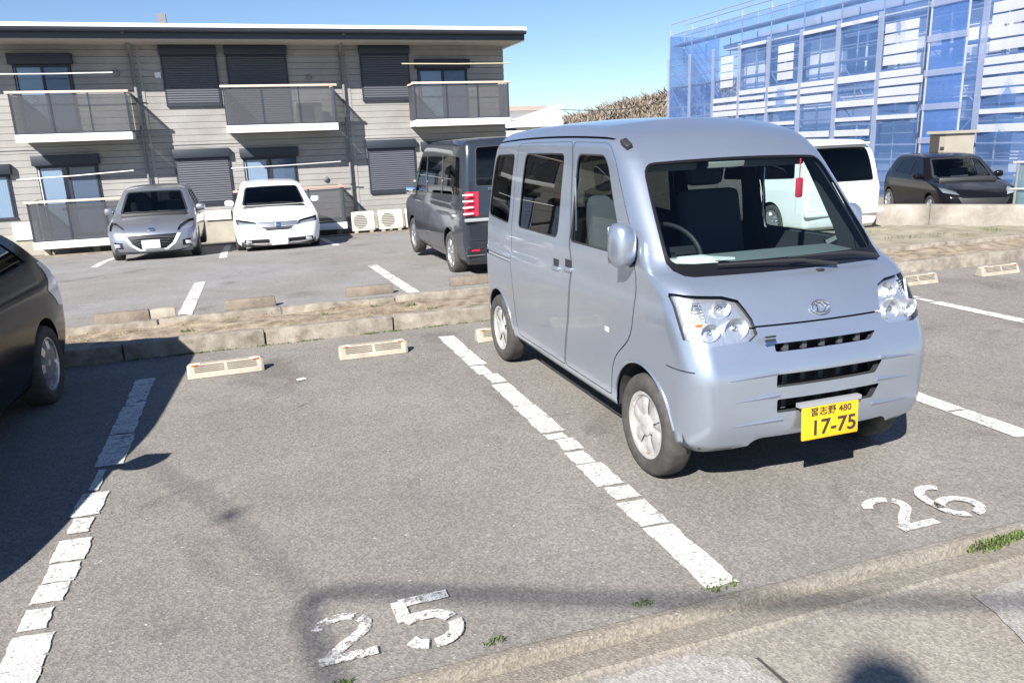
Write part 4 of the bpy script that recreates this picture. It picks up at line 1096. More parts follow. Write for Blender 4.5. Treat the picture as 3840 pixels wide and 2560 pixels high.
# trims seen on the backs of the minivans
for k in range(4):
    for sx in (-1, 1): MB().box((sx*0.745, 4.325-0.036, 0.935+0.085*k), (0.15, 0.02, 0.022)).build('tail_bar', 'lamp_white', bv, bevel=0.004)
MB().box((0, 4.28, 0.845), (1.60, 0.05, 0.045)).build('bumper_ledge', 'grey_plastic', bv, bevel=0.01)
MB().box((0, 4.265, 1.26), (0.9, 0.05, 0.035)).build('tailgate_trim', 'chrome', bv, bevel=0.008)
for z in (0.36, 0.40, 0.45): 
    for sx in (-1, 1): MB().box((sx*0.66, 4.27, z), (0.26, 0.03, 0.014)).build('bumper_bar', 'chrome', bv)
for sx in (-1, 1): MB().box((sx*0.66, 4.268, 0.425), (0.12, 0.03, 0.03)).build('rear_reflector', 'tail_red', bv, bevel=0.005)
MB().box((0, 4.245, 1.36), (0.5, 0.02, 0.09)).build('rear_sticker', 'paper', bv)
MB().box((0, 4.30, 1.655), (1.16, 0.20, 0.04)).build('roof_spoiler', 'pearl_white', wv, bevel=0.02)
MB().box((0, 4.53, 0.50), (1.66, 0.10, 0.10)).build('rear_bumper_ledge', 'pearl_white', wv, bevel=0.03)
MB().box((0, 4.545, 0.80), (0.36, 0.03, 0.18)).build('rear_plate', 'plate_white', wv, bevel=0.005)
for nm_, y_, z_, xx in (('silver_hatchback', -0.02, 0.375, -0.03), ('white_wagon', -0.02, 0.27, 0.0)):
    r_ = bpy.data.objects[nm_]
    plate(r_, xx, y_, z_, 0.34, 0.17, 'plate_white')

# ================================================================== APARTMENT BLOCK
mat('siding', (0.315, 0.307, 0.292), 0.85, var=0.16, scale=0.8, bump=0.25, bscale=70, tint=(0.295, 0.284, 0.266))
mat('siding_groove', (0.245, 0.237, 0.225), 0.9)
mat('foundation', (0.34, 0.32, 0.26), 0.9, var=0.2, scale=2)
mat('navy_metal', (0.022, 0.027, 0.042), 0.55)
mat('shutter_metal', (0.075, 0.082, 0.10), 0.55)
mat('slab_white', (0.78, 0.78, 0.76), 0.6, var=0.08, scale=2)
mat('fascia_white', (0.85, 0.85, 0.85), 0.35, metal=0.1)
mat('gutter_dark', (0.035, 0.04, 0.055), 0.4)
mat('soffit', (0.46, 0.43, 0.38), 0.8)
mat('roof_metal', (0.32, 0.32, 0.33), 0.5, metal=0.3)
mat('rail_beige', (0.62, 0.50, 0.40), 0.5)
mat('rail_pink', (0.60, 0.34, 0.28), 0.5)
mat('curtain_white', (0.82, 0.85, 0.88), 0.85)
mat('curtain_grey', (0.30, 0.33, 0.38), 0.85)
mat('ac_beige', (0.62, 0.60, 0.53), 0.6)
mat('ac_dark', (0.12, 0.115, 0.10), 0.6)
mat('pole_steel', (0.66, 0.66, 0.64), 0.4, metal=0.4)
mat('bamboo', (0.50, 0.46, 0.30), 0.6)
mat('sign_white', (0.80, 0.80, 0.78), 0.5)
mat('pipe_grey', (0.20, 0.20, 0.21), 0.6)
mat('dark_soil', (0.09, 0.075, 0.055), 0.95, var=0.4, scale=8)
glass('window_glass', (0.72, 0.78, 0.84), fres=1.5)
sheet_mat('smoked_panel', (0.17, 0.175, 0.195), 0.62)

YW = 23.45          # wall plane
YB = 22.5           # balcony front plane
KW = YW/YB
def wx(x): return x*KW
def wz(z): return CAMZ-(CAMZ-z)*KW
apt = empty('apartment_building', (0, YW, -0.6))
tag(apt, 'two-storey beige sided apartment block with balconies behind the car park', 'building')
def part(name, mb, m, parent=apt, **k): return mb.build(name, m, parent, (-apt.location.x, -apt.location.y, -apt.location.z) if parent is apt else (0, 0, 0), **k)
XL, XR = -13.0, 7.80
core = part('wall', MB().box2((XL, YW+0.02, -0.6), (XR, YW+7.0, 4.62)), 'siding_groove')
# siding boards, real laps with dark joints
ROW = 0.17
bm_long = {}
sections = [(-13.0, -7.3), (-7.29, -2.33), (-2.32, 3.10), (3.11, 7.80)]
for (a, b_) in sections:
    Lx = b_-a
    bd = MB().box((0, 0, 0), (Lx, 0.03, ROW-0.009))
    me = bd.mesh('siding_board', 'siding', bevel=0.004, seg=1)
    z = -0.10
    while z < 4.6:
        o = obj('siding_board', me, core, ((a+b_)/2, YW+0.008, z+ROW/2), (R(1.2), 0, 0)); z += ROW
bd = MB().box((0, 0, 0), (0.03, 6.98, ROW-0.009)); me = bd.mesh('siding_board', 'siding', bevel=0.004, seg=1)
z = -0.10
while z < 4.6: obj('siding_board', me, core, (XR+0.01, YW+3.5, z+ROW/2), (0, R(1.2), 0)); z += ROW
part('foundation', MB().box2((XL, YW-0.012, -0.95), (XR+0.02, YW+7.0, -0.10)), 'foundation')
part('floor_band', MB().box2((XL, YW-0.03, wz(2.02)), (XR+0.03, YW+0.0, wz(2.02)+0.05)), 'siding')
for x in (-7.30, -2.325, 3.105): part('corner_trim', MB().box2((x-0.035, YW-0.022, -0.1), (x+0.035, YW-0.006, 4.6)), 'siding')
# roof: sloping deck, white drip edge, dark gutter, soffit
rf = MB().prism([(22.32, 4.90), (22.32, 4.96), (30.9, 6.2), (30.9, 6.1)], XL-0.5, 8.16)
rf.v = [(v[2], v[0], v[1]) for v in rf.v]
roof = part('roof', rf, 'roof_metal')
part('drip_edge', MB().box2((XL-0.5, 22.28, 4.885), (8.18, 22.34, 4.975)), 'fascia_white', roof)
gt = MB(); gt.add([(x, 22.20+0.075*math.cos(R(a)), 4.845+0.085*math.sin(R(a))) for x in (XL-0.5, 8.12) for a in range(180, 361, 20)], [(k, k+1, 10+k+1, 10+k) for k in range(9)])
part('gutter', gt, 'gutter_dark', roof, smooth=True)
part('fascia', MB().box2((XL-0.5, 22.33, 4.62), (8.12, 22.36, 4.90)), 'gutter_dark', roof)
part('soffit', MB().box2((XL-0.5, 22.36, 4.60), (8.06, YW+0.02, 4.66)), 'soffit', roof)
part('rake_board', MB().box2((8.06, 22.36, 4.60), (8.13, YW+7.2, 4.88)), 'fascia_white', roof)
part('roof_vent', MB().box2((-1.85, 25.0, 5.2), (-1.62, 25.3, 5.64)), 'pipe_grey', roof)

def shutter(x0, z0, x1, z1, depth=0.07):
    o = part('window_shutter', MB().box2((x0-0.05, YW-0.05, z0-0.06), (x1+0.05, YW-0.01, z1+0.05)), 'navy_metal')
    n = int((z1-z0)/0.06); mb = MB(); vs = []; fs = []
    for k in range(n+1):
        z = z0+(z1-z0)*k/n
        vs += [(x0, YW-0.055, z), (x1, YW-0.055, z), (x0, YW-0.072, z+0.03), (x1, YW-0.072, z+0.03)]
    for k in range(n):
        a = 4*k; fs += [(a, a+1, a+3, a+2), (a+2, a+3, a+5, a+4)]
    sh = MB().add(vs, fs).build('shutter_slats', 'shutter_metal', o)
    sh['kind'] = 'stuff'
    MB().box2((x0-0.07, YW-0.16, z1+0.02), (x1+0.07, YW-0.02, min(z1+0.34, 4.59) if z1 > 3 else z1+0.26)).build('shutter_box', 'navy_metal', o, bevel=0.01)
    MB().box2((x0-0.05, YW-0.085, z0-0.07), (x1+0.05, YW-0.02, z0)).build('sill', 'navy_metal', o)
    return o
def window(x0, z0, x1, z1, curt=(0, 0.5, 'curtain_white'), box=True):
    o = part('window', MB().box2((x0, YW-0.03, z0), (x1, YW-0.012, z1)), 'navy_metal')
    xm = (x0+x1)/2
    for (a, b_) in ((x0+0.05, xm), (xm, x1-0.05)):
        MB().box2((a+0.03, YW-0.047, z0+0.06), (b_-0.03, YW-0.041, z1-0.06)).build('pane', 'window_glass', o)
        for c in ((a, z0+0.0, a+0.035, z1), (b_-0.035, z0, b_, z1)): MB().box2((c[0], YW-0.055, c[1]), (c[2], YW-0.02, c[3])).build('stile', 'navy_metal', o)
    for (za, zb) in ((z0, z0+0.06), (z1-0.06, z1)): MB().box2((x0, YW-0.058, za), (x1, YW-0.02, zb)).build('window_rail', 'navy_metal', o)
    # curtain behind the glass, gently pleated
    for (fa, fb, m) in ([curt] if isinstance(curt[0], (int, float)) else curt):
        n = 40; xs_ = [x0+(x1-x0)*(fa+(fb-fa)*k/n) for k in range(n+1)]
        vs = [(x, YW-0.0365-0.003*math.sin(k*1.9), z) for z in (z0+0.05, z1-0.05) for k, x in enumerate(xs_)]
        MB().add(vs, [(k, k+1, n+2+k, n+1+k) for k in range(n)]).build('curtain', m, o, smooth=True)
    if box: MB().box2((x0-0.07, YW-0.17, z1+0.01), (x1+0.07, YW-0.02, z1+0.27)).build('shutter_box', 'navy_metal', o, bevel=0.01)
    return o
def balcony(x0, x1, zs, rail_m, low=False, label=None):
    o = part('balcony', MB().box2((x0, YB, zs), (x1, YW-0.02, zs+0.16)), 'slab_white')
    MB().box2((x0-0.03, YB-0.03, zs-0.02), (x1+0.03, YB-0.004, zs+0.17)).build('slab_edge', 'slab_white', o, bevel=0.008)
    zr = zs+1.20
    MB().box2((x0-0.08, YB-0.04, zr-0.06), (x1+0.08, YB+0.03, zr)).build('handrail', rail_m, o, bevel=0.012)
    for x in (x0, x1): MB().box2((x-0.03, YB+0.03, zr-0.055), (x+0.03, YW-0.02, zr-0.005)).build('handrail', rail_m, o)
    k = max(2, round((x1-x0)/0.95))
    for i in range(k+1):
        x = x0+(x1-x0)*i/k
        MB().box2((x-0.02, YB-0.002, zs+0.16), (x+0.02, YB+0.03, zr-0.05)).build('post', 'gutter_dark', o)
    for i in range(k):
        a, b_ = x0+(x1-x0)*i/k+0.025, x0+(x1-x0)*(i+1)/k-0.025
        MB().box2((a, YB+0.008, zs+0.20), (b_, YB+0.014, zr-0.09)).build('smoked_panel', 'smoked_panel', o)
    for x in (x0, x1): MB().box2((x-0.004, YB+0.04, zs+0.20), (x+0.004, YW-0.03, zr-0.09)).build('smoked_panel', 'smoked_panel', o)
    MB().box2((x0, YB, zs+0.165), (x1, YB+0.03, zs+0.20)).build('bottom_rail', 'gutter_dark', o)
    if low:
        for x in (x0+0.15, x1-0.15, (x0+x1)/2): MB().box2((x-0.08, YB+0.45, -0.75), (x+0.08, YB+0.6, zs)).build('footing', 'foundation', o)
    return o
balcony(-5.25, -2.66, 2.22, 'rail_beige'); balcony(-0.30, 2.57, 2.30, 'rail_beige'); balcony(4.82, 7.62, 2.32, 'rail_beige')
balcony(-10.4, -7.7, 2.22, 'rail_beige')
balcony(-5.30, -2.66, -0.43, 'rail_beige', True); balcony(-0.30, 2.57, -0.43, 'rail_pink', True); balcony(4.82, 7.62, -0.42, 'rail_beige', True)
# windows and shutters, upper floor
window(wx(-5.05), wz(2.45), wx(-3.78), wz(4.02), [(0.03, 0.47, 'curtain_white'), (0.53, 0.97, 'curtain_grey')])
shutter(wx(-1.67), wz(3.05), wx(-0.42), wz(4.22)); shutter(wx(-0.10), wz(2.5), wx(1.34), wz(4.22))
shutter(wx(3.38), wz(3.10), wx(4.65), wz(4.24))
window(wx(4.92), wz(2.5), wx(6.38), wz(3.86), [(0.03, 0.47, 'curtain_white'), (0.53, 0.97, 'curtain_grey')])
# ground floor
window(wx(-4.94), wz(-0.2), wx(-3.55), wz(1.62), [(0.02, 0.40, 'curtain_white'), (0.52, 0.97, 'curtain_grey')])
window(wx(-6.9), wz(0.35), wx(-5.55), wz(1.45), (0.45, 0.97, 'curtain_white'))
shutter(wx(-1.68), wz(0.52), wx(-0.40), wz(1.66)); shutter(wx(3.38), wz(0.56), wx(4.66), wz(1.72))
window(wx(-0.02), wz(-0.2), wx(1.37), wz(1.62), [(0.03, 0.42, 'curtain_white'), (0.53, 0.97, 'curtain_grey')])
window(wx(4.95), wz(-0.2), wx(6.38), wz(1.62), (0.03, 0.97, 'curtain_grey'))
for (x, z) in ((2.02, 3.75), (-2.9, 3.9), (2.2, 0.95)): part('wall_vent', MB().lathe([(0.085, 0), (0.075, -0.07), (0.03, -0.09), (0.001, -0.09)], 14, 'y', (x, YW-0.005, z)), 'pipe_grey')
part('wall_cap', MB().box2((-1.98, YW-0.05, 3.78), (-1.83, YW-0.02, 3.92)), 'slab_white')
# downpipes
for x in (-2.325, 3.105):
    part('downpipe', MB().tube([(x-0.17, 22.3, 4.78), (x-0.17, YW-0.22, 4.55), (x-0.17, YW-0.09, 4.40), (x-0.17, YW-0.09, -0.55)], 0.042, 8), 'pipe_grey', smooth=True)
part('signboard', MB().box2((-5.95, YW-0.06, -0.25), (-5.35, YW-0.02, 0.20)), 'sign_white')
part('signboard', MB().box2((-1.20, YW-0.06, -0.04), (-0.52, YW-0.02, 0.22)), 'sign_white')
part('foundation_vent', MB().box2((-1.46, YW-0.03, -0.48), (-1.28, YW-0.005, -0.32)), 'ac_dark')
part('foundation_vent', MB().box2((-3.2, YW-0.03, -0.42), (-2.95, YW-0.005, -0.30)), 'ac_dark')

# kerb and planting strip along the building
o = tag(MB().box2((-13, 21.62, -0.9), (8.6, 21.78, -0.53)).build('building_kerb', 'block_concrete', bevel=0.02), kind='structure')
tag(MB().box2((-13, 21.78, -0.9), (8.6, YW+0.01, -0.68)).build('bed_soil', 'dark_soil'), kind='structure')

# drying poles across balconies
def pole(x0, x1, y, z0, z1, m, label):
    o = MB().tube([(x0, y, z0), ((x0+x1)/2, y, (z0+z1)/2-0.012), (x1, y, z1)], 0.017, 8).build('laundry_pole', m, smooth=True)
    tag(o, label, 'laundry pole', 'laundry poles across the balconies'); return o
pole(-5.45, -2.75, YB+0.12, 1.31, 1.42, 'pole_steel', 'steel laundry pole over the ground-floor balcony at left')
pole(-5.6, -2.9, YB+0.25, 3.84, 3.86, 'pole_steel', 'thin steel laundry pole over the upper left balcony')
pole(4.52, 7.75, YB+0.10, 4.02, 4.02, 'bamboo', 'yellowish laundry pole over the upper right balcony')
pole(-0.35, 2.6, YB+0.2, 1.36, 1.42, 'pole_steel', 'steel laundry pole above the white wagon')

def ac_unit(x, w, label):
    y = YB+0.12; z = -0.62
    root = empty('air_conditioner', (x, y, z)); tag(root, label, 'air conditioner', 'outdoor air conditioner units')
    MB().box2((0, 0, 0.06), (w, 0.28, 0.60)).build('casing', 'ac_beige', root, bevel=0.015)
    for k in range(9): MB().box2((0.05, -0.012, 0.12+0.05*k), (w*0.68, 0.0, 0.135+0.05*k)).build('grille_bar', 'ac_beige', root)
    MB().lathe([(0.20, -0.004), (0.001, -0.004)], 24, 'y', (w*0.37, 0, 0.33)).build('fan_opening', 'ac_dark', root)
    MB().box2((w*0.74, -0.006, 0.1), (w*0.98, 0.0, 0.56)).build('side_panel', 'ac_beige', root)
    for xx in (0.06, w-0.16): MB().box2((xx, 0.0, 0.0), (xx+0.1, 0.28, 0.06)).build('foot', 'foundation', root)
ac_unit(2.75, 0.66, 'beige outdoor unit beside the ground-floor balcony')
ac_unit(3.54, 0.70, 'beige outdoor unit in the middle of three')
ac_unit(4.34, 0.62, 'beige outdoor unit nearest the black minivan')
# outdoor unit on the upper balcony
root = empty('air_conditioner', (1.55, YB+0.45, 2.46)); tag(root, 'outdoor unit behind the smoked panel of the middle balcony', 'air conditioner', 'outdoor air conditioner units')
MB().box2((0, 0, 0.06), (0.7, 0.28, 0.60)).build('casing', 'ac_beige', root, bevel=0.015); MB().box2((0.05, -0.01, 0.1), (0.45, 0, 0.5)).build('fan_opening', 'ac_dark', root)

# ================================================================== LOW WALL AND GROUND AT RIGHT
p0, p1 = Vector((10.4, 12.1)), Vector((16.5, 5.7))
d = (p1-p0); Lw = d.length; ang = math.atan2(d.y, d.x)
mat('old_concrete', (0.30, 0.275, 0.245), 0.92, var=0.3, scale=2.2, bump=0.5, bscale=30, tint=(0.26, 0.23, 0.195))
wl = empty('low_retaining_wall', (p0.x, p0.y, 0), ang); tag(wl, 'low grey concrete retaining wall behind the right stalls', 'wall')
n = 5
for i in range(n):
    MB().box((0, 0.1, 0), (Lw/n-0.008, 0.2, 0.86)).build('wall_panel', 'old_concrete', wl, (Lw*(i+0.5)/n, 0, 0.375-0.43), bevel=0.012)
xs_, ys_ = fr(8.6, 24, 44), fr(4.5, 12.6, 26)
def berm(x, y):
    # soil bank rising to the wall
    v = Vector((x, y))-p0; s_ = -(v.x*-d.y+v.y*d.x)/Lw if False else (v.x*d.y-v.y*d.x)/Lw
    return -0.05+0.0*s_
hi = grid_ground('upper_yard', fr(8, 40, 16), fr(6, 40, 17), lambda x, y: (-0.35 if ((x-p0.x)*d.y-(y-p0.y)*d.x) < -0.1*Lw else -0.9), 'dry_soil')
sb = grid_ground('soil_bank', fr(7.2, 17, 50), fr(8.18, 12.2, 20), lambda x, y: 0.03+0.05*noise.noise((x*1.3, y*1.3, 4))+0.02*noise.noise((x*6, y*6, 2)) if (x > 7.9 and ((x-p0.x)*d.y-(y-p0.y)*d.x) > 0.0) else -0.5, 'dry_soil')
# wire fence on pipe posts behind the wall, with green netting
fence = empty('pipe_fence', (p0.x, p0.y, 0), ang); tag(fence, 'pipe fence with pale green netting behind the low wall', 'fence')
mat('pipe_galv', (0.30, 0.31, 0.29), 0.5, metal=0.5)
sheet_mat('green_net', (0.22, 0.33, 0.31), 0.34)
for i in range(6):
    x = 3.3+i*1.4
    MB().tube([(x, 2.9, -0.4), (x, 2.9, 1.02)], 0.025, 8).build('post', 'pipe_galv', fence, smooth=True)
    if i < 5: MB().box2((x+0.03, 2.92, -0.3), (x+1.37, 2.925, 0.96)).build('netting', 'green_net', fence)
for z in (0.98, 0.45): MB().tube([(3.2, 2.88, z), (10.4, 2.88, z)], 0.022, 8).build('rail', 'pipe_galv', fence, smooth=True)

# ================================================================== SCAFFOLDED HOUSE
mat('house_white', (0.88, 0.87, 0.86), 0.8, var=0.05, scale=1)
mat('house_grey', (0.26, 0.29, 0.35), 0.7)
mat('house_window', (0.03, 0.05, 0.09), 0.15)
mat('scaffold_pipe', (0.50, 0.53, 0.58), 0.4, metal=0.6)
mat('plank_steel', (0.22, 0.25, 0.32), 0.5, metal=0.4)
sheet_mat('blue_mesh', (0.17, 0.33, 0.70), 0.47)
sheet_mat('white_mesh', (0.80, 0.81, 0.83), 0.66)
sheet_mat('pale_mesh', (0.50, 0.56, 0.70), 0.50)
XS = 19.0; Y0, Y1 = 11.0, 32.8
house = empty('house_under_scaffold', (XS+1.1, Y0, -0.7)); tag(house, 'white two-storey house wrapped in blue scaffold netting', 'house')
def hp(name, a, b_, m, par=house): return MB().box2(a, b_).build(name, m, par, tuple(-v for v in house.location) if par is house else (0, 0, 0))
H0 = XS+1.1
YE = 28.9
hp('wall', (H0, Y0-2, -0.7), (H0+8, YE, 5.15), 'house_grey')
hp('wall_panel', (H0-0.09, Y0-2, 2.55), (H0-0.002, YE-0.02, 2.98), 'house_white')
hp('wall_panel', (H0-0.09, Y0-2, 3.06), (H0-0.002, YE-0.02, 3.52), 'house_white')
hp('roof_eave', (H0-0.55, Y0-2.3, 5.15), (H0+8.4, YE+0.5, 5.33), 'house_white')
rr_ = MB().prism([(H0-0.6, 5.33), (H0+8.4, 5.33), (H0+4.2, 6.6)], Y0-2.3, YE+0.5); rr_.v = [(v[0], v[2], v[1]) for v in rr_.v]
rr_.build('roof', 'house_grey', house, tuple(-v for v in house.location))
for k, (ya, yb) in enumerate(((11.2, 14.6), (16.6, 18.0), (18.9, 20.6), (23.0, 24.6), (27.3, 28.6))):
    hp('wall_panel', (H0-0.045, ya, 3.56), (H0-0.003, yb, 4.9), 'house_white')
for k, (ya, yb) in enumerate(((11.2, 13.2), (14.2, 16.2))): hp('wall_panel', (H0-0.045, ya, 0.3), (H0-0.003, yb, 1.9), 'house_white')
for (ya, yb, za, zb) in ((14.9, 16.3, 3.65, 4.75), (18.1, 18.8, 3.65, 4.75), (20.9, 22.7, 3.65, 4.8), (24.9, 27.0, 3.65, 4.8), (17.6, 19.6, 0.5, 1.9), (21.0, 23.0, 0.5, 1.9), (25.0, 27.0, 0.5, 1.9)):
    w_ = hp('window', (H0-0.06, ya, za), (H0-0.004, yb, zb), 'house_window')
    MB().box2((H0-0.075, (ya+yb)/2-0.04, za), (H0-0.061, (ya+yb)/2+0.04, zb)).build('mullion', 'house_white', w_)
    MB().box2((H0-0.12, ya-0.1, zb), (H0-0.005, yb+0.1, zb+0.08)).build('lintel', 'house_white', w_)
# scaffold
sc = empty('scaffold', (XS, Y0, -0.7)); tag(sc, 'pipe scaffold hung with blue mesh sheets along the white house', 'scaffold')
off = tuple(-v for v in sc.location)
ST = 1.82
ny = 12
ys = [Y1-ST*i for i in range(ny+1)]
ZT = 6.15
for i, y in enumerate(ys):
    for x in (XS, XS+0.72):
        MB().tube([(x, y, -0.7), (x, y, ZT+0.25)], 0.024, 8).build('standard', 'scaffold_pipe', sc, off, smooth=True)
for lev, z in enumerate((0.35, 2.15, 3.95, 5.75)):
    for x in (XS, XS+0.72):
        for dz in (0.0, 0.45, 0.9):
            MB().tube([(x, ys[-1], z+dz), (x, ys[0], z+dz)], 0.021, 6).build('ledger', 'scaffold_pipe', sc, off, smooth=True)
    for i in range(ny):
        MB().box2((XS+0.10, ys[i+1]+0.02, z-0.04), (XS+0.60, ys[i]-0.02, z)).build('scaffold_board', 'plank_steel', sc, off)
for i in range(0, ny, 2):
    MB().tube([(XS+0.05, ys[i], 0.35), (XS+0.05, ys[i+1], 2.15)], 0.018, 6).build('brace', 'scaffold_pipe', sc, off, smooth=True)
    MB().tube([(XS+0.05, ys[i+1], 2.15), (XS+0.05, ys[i], 3.95)], 0.018, 6).build('brace', 'scaffold_pipe', sc, off, smooth=True)
# sheets: gently billowing mesh, tied to the standards, with paler vertical laps
rs = random.Random(12)
for i in range(ny):
    for (za, zb) in ((-0.6, 2.3), (2.28, 5.2), (5.18, ZT)):
        ya, yb = ys[i+1], ys[i]
        vs = []; nn, mm = 8, 6
        sd = rs.uniform(0, 50)
        for k in range(mm+1):
            for j in range(nn+1):
                u, v = j/nn, k/mm
                bul = 0.10*math.sin(math.pi*u)*(0.4+noise.noise((u*2+sd, v*2, sd)))
                vs.append((XS-0.04-bul, ya+(yb-ya)*u, za+(zb-za)*v))
        fs = [(k*(nn+1)+j, k*(nn+1)+j+1, (k+1)*(nn+1)+j+1, (k+1)*(nn+1)+j) for k in range(mm) for j in range(nn)]
        if za > 5 and i > 7: continue
        MB().add(vs, fs).build('mesh_sheet', 'blue_mesh', sc, off, smooth=True)
    MB().box2((XS-0.10, ys[i]-0.10, -0.6), (XS-0.085, ys[i]+0.10, 5.2)).build('sheet_lap', 'pale_mesh', sc, off)
# white boards and banners tied outside the blue mesh: a broken double band and upper panels
for i in range(ny):
    ya, yb = ys[i+1]+0.13, ys[i]-0.13
    if i >= 2 and i != 8:
        for (za, zb) in ((2.50, 2.66), (2.72, 2.92), (3.02, 3.18), (3.24, 3.42)):
            if rs.random() < 0.9: MB().box2((XS-0.135, ya-(0.1 if rs.random() < 0.6 else 0), za+rs.uniform(-.03, .03)), (XS-0.125, yb, zb+rs.uniform(-.03, .03))).build('white_sheet', 'white_mesh', sc, off)
    if i in (2, 4, 7, 9, 10):
        for k in range(4): MB().box2((XS-0.135, ya+0.2, 3.60+0.31*k), (XS-0.125, yb-0.1 if i > 4 else yb-0.5, 3.86+0.31*k)).build('white_sheet', 'white_mesh', sc, off)
    if i in (3, 5, 6, 8, 11): MB().box2((XS-0.135, ya, 4.98), (XS-0.125, yb, 5.10)).build('white_sheet', 'white_mesh', sc, off)
    if i in (4, 6, 7, 9): MB().box2((XS-0.135, ya, 2.02), (XS-0.125, yb, 2.14)).build('white_sheet', 'white_mesh', sc, off)
    if i in (5, 6, 9): MB().box2((XS-0.135, ya, 1.55), (XS-0.125, yb, 1.75)).build('white_sheet', 'white_mesh', sc, off)
MB().box2((XS-0.135, ys[11]+0.1, 0.35), (XS-0.125, ys[10]-0.4, 1.45)).build('white_sheet', 'white_mesh', sc, off)
# returning sheet at the far end
for (za, zb) in ((-0.6, 2.3), (2.28, 5.2), (5.18, ZT)):
    MB().box2((XS-0.02, Y1+0.03, za), (XS+2.6, Y1+0.035, zb)).build('mesh_sheet', 'blue_mesh', sc, off)
# stair tower: a deeper bay with bright blue sheet
MB().box2((XS-0.75, 16.4, -0.6), (XS-0.745, 17.5, ZT-0.3)).build('mesh_sheet', 'blue_mesh', sc, off)
for y in (16.35, 17.55): MB().tube([(XS-0.75, y, -0.7), (XS-0.75, y, ZT)], 0.03, 8).build('standard', 'scaffold_pipe', sc, off, smooth=True)
for z in (0.4, 1.3, 2.2, 3.1, 4.0, 4.9): MB().box2((XS-0.80, 16.3, z), (XS-0.76, 17.6, z+0.16)).build('toe_board', 'pale_mesh', sc, off)

# small shed in front of the scaffold
mat('shed_cream', (0.36, 0.33, 0.27), 0.7, var=0.1, scale=2); mat('shed_dark', (0.055, 0.05, 0.045), 0.6)
sh = empty('storage_shed', (17.6, 15.9, -0.4), R(0)); tag(sh, 'small cream shed with dark doorway before the scaffold', 'shed')
MB().box2((-0.1, 0.12, 0), (0.9, 0.62, 1.95)).build('wall', 'shed_cream', sh)
MB().box2((-0.16, 0.06, 1.95), (1.0, 0.68, 2.02)).build('roof', 'shed_cream', sh)
MB().box2((-0.115, 0.30, 0.05), (-0.103, 0.60, 1.90)).build('doorway', 'shed_dark', sh)
MB().box2((-0.125, 0.13, 1.55), (-0.104, 0.24, 1.62)).build('trim', 'shed_dark', sh)

# ================================================================== FAR BACKGROUND
mat('far_white', (0.78, 0.77, 0.75), 0.7); mat('far_roof', (0.36, 0.30, 0.26), 0.8); mat('far_window', (0.10, 0.12, 0.16), 0.2)
fh = empty('white_house', (16.2, 44, -0.9)); tag(fh, 'distant white house with outside stair beyond the apartments', 'house')
MB().box2((-4.2, 2, 0), (1.3, 9, 4.55)).build('wall', 'far_white', fh)
MB().box2((-4.6, 1.6, 4.55), (1.7, 9.4, 4.8)).build('roof', 'far_roof', fh)
MB().box2((-0.9, 1.95, 3.2), (-0.2, 1.99, 4.1)).build('window', 'far_window', fh)
st_ = MB().prism([(-1.2, 3.95), (2.0, 4.85), (2.0, 3.95)], 0, 0.2); st_.v = [(v[0], v[2], v[1]) for v in st_.v]
st_.build('stair_parapet', 'far_white', fh)
MB().box2((-1.2, 0, 3.55), (2.1, 1.8, 3.9)).build('landing', 'far_white', fh)
MB().box2((-2.4, -0.4, 2.6), (2.1, 1.9, 3.35)).build('landing', 'far_white', fh)
MB().box2((-2.4, 0, 0), (1.9, 1.6, 2.6)).build('lower_wall', 'far_white', fh)

# wooded hill
mat('hill_soil', (0.20, 0.165, 0.125), 0.95, var=0.3, scale=0.2)
def hillz(x, y):
    t = max(0, min(1, (x-34)/46)); t2 = max(0, 1-abs(y-125)/60)
    return -1+(9.2*t+1.0*noise.noise((x*0.06, y*0.06, 1)))*min(1, t2*1.6)
hill = grid_ground('hill', fr(25, 170, 50), fr(70, 190, 40), hillz, 'hill_soil')
mat('twig_brown', (0.25, 0.205, 0.165), 0.9, var=0.35, scale=0.5); mat('leaf_olive', (0.20, 0.18, 0.11), 0.85, var=0.4, scale=0.4); mat('bark', (0.10, 0.08, 0.065), 0.9)
def wood(name, m, n, seed, label):
    rr = random.Random(seed); vs = []; fs = []
    for t in range(n):
        x = rr.uniform(34, 92); y = rr.uniform(86, 118); z = hillz(x, y); h = rr.uniform(1.6, 3.4); w = rr.uniform(1.8, 3.2)
        # trunk
        k = len(vs); vs += [(x-0.08, y, z), (x+0.08, y, z), (x+0.02, y, z+h*0.8), (x-0.02, y, z+h*0.8)]; fs.append((k, k+1, k+2, k+3))
        for j in range(150):
            a = rr.uniform(0, 6.28); b_ = rr.random()**0.6; c = rr.uniform(0.25, 1.0)
            px = x+w*b_*math.cos(a)*(1.1-abs(c-0.55)); py = y+w*b_*math.sin(a)*(1.1-abs(c-0.55)); pz = z+h*c
            s_ = rr.uniform(0.5, 1.3); dx, dy, dz = rr.uniform(-1, 1)*s_, rr.uniform(-1, 1)*s_, rr.uniform(-0.1, 1)*s_
            tw = rr.uniform(0.025, 0.07)*(1.0 if m == 'twig_brown' else 2.5)
            k = len(vs); vs += [(px, py, pz), (px+dx, py+dy, pz+dz), (px+dx*0.5+tw, py, pz+dz*0.5-tw)]; fs.append((k, k+1, k+2))
    o = MB().add(vs, fs).build(name, m, recalc=False)
    tag(o, label, 'woodland', kind='stuff')
wood('bare_woodland', 'twig_brown', 1300, 5, 'brown leafless winter woodland covering the far hill')
wood('evergreen_scrub', 'leaf_olive', 130, 6, 'olive evergreen scrub among the bare hillside trees')

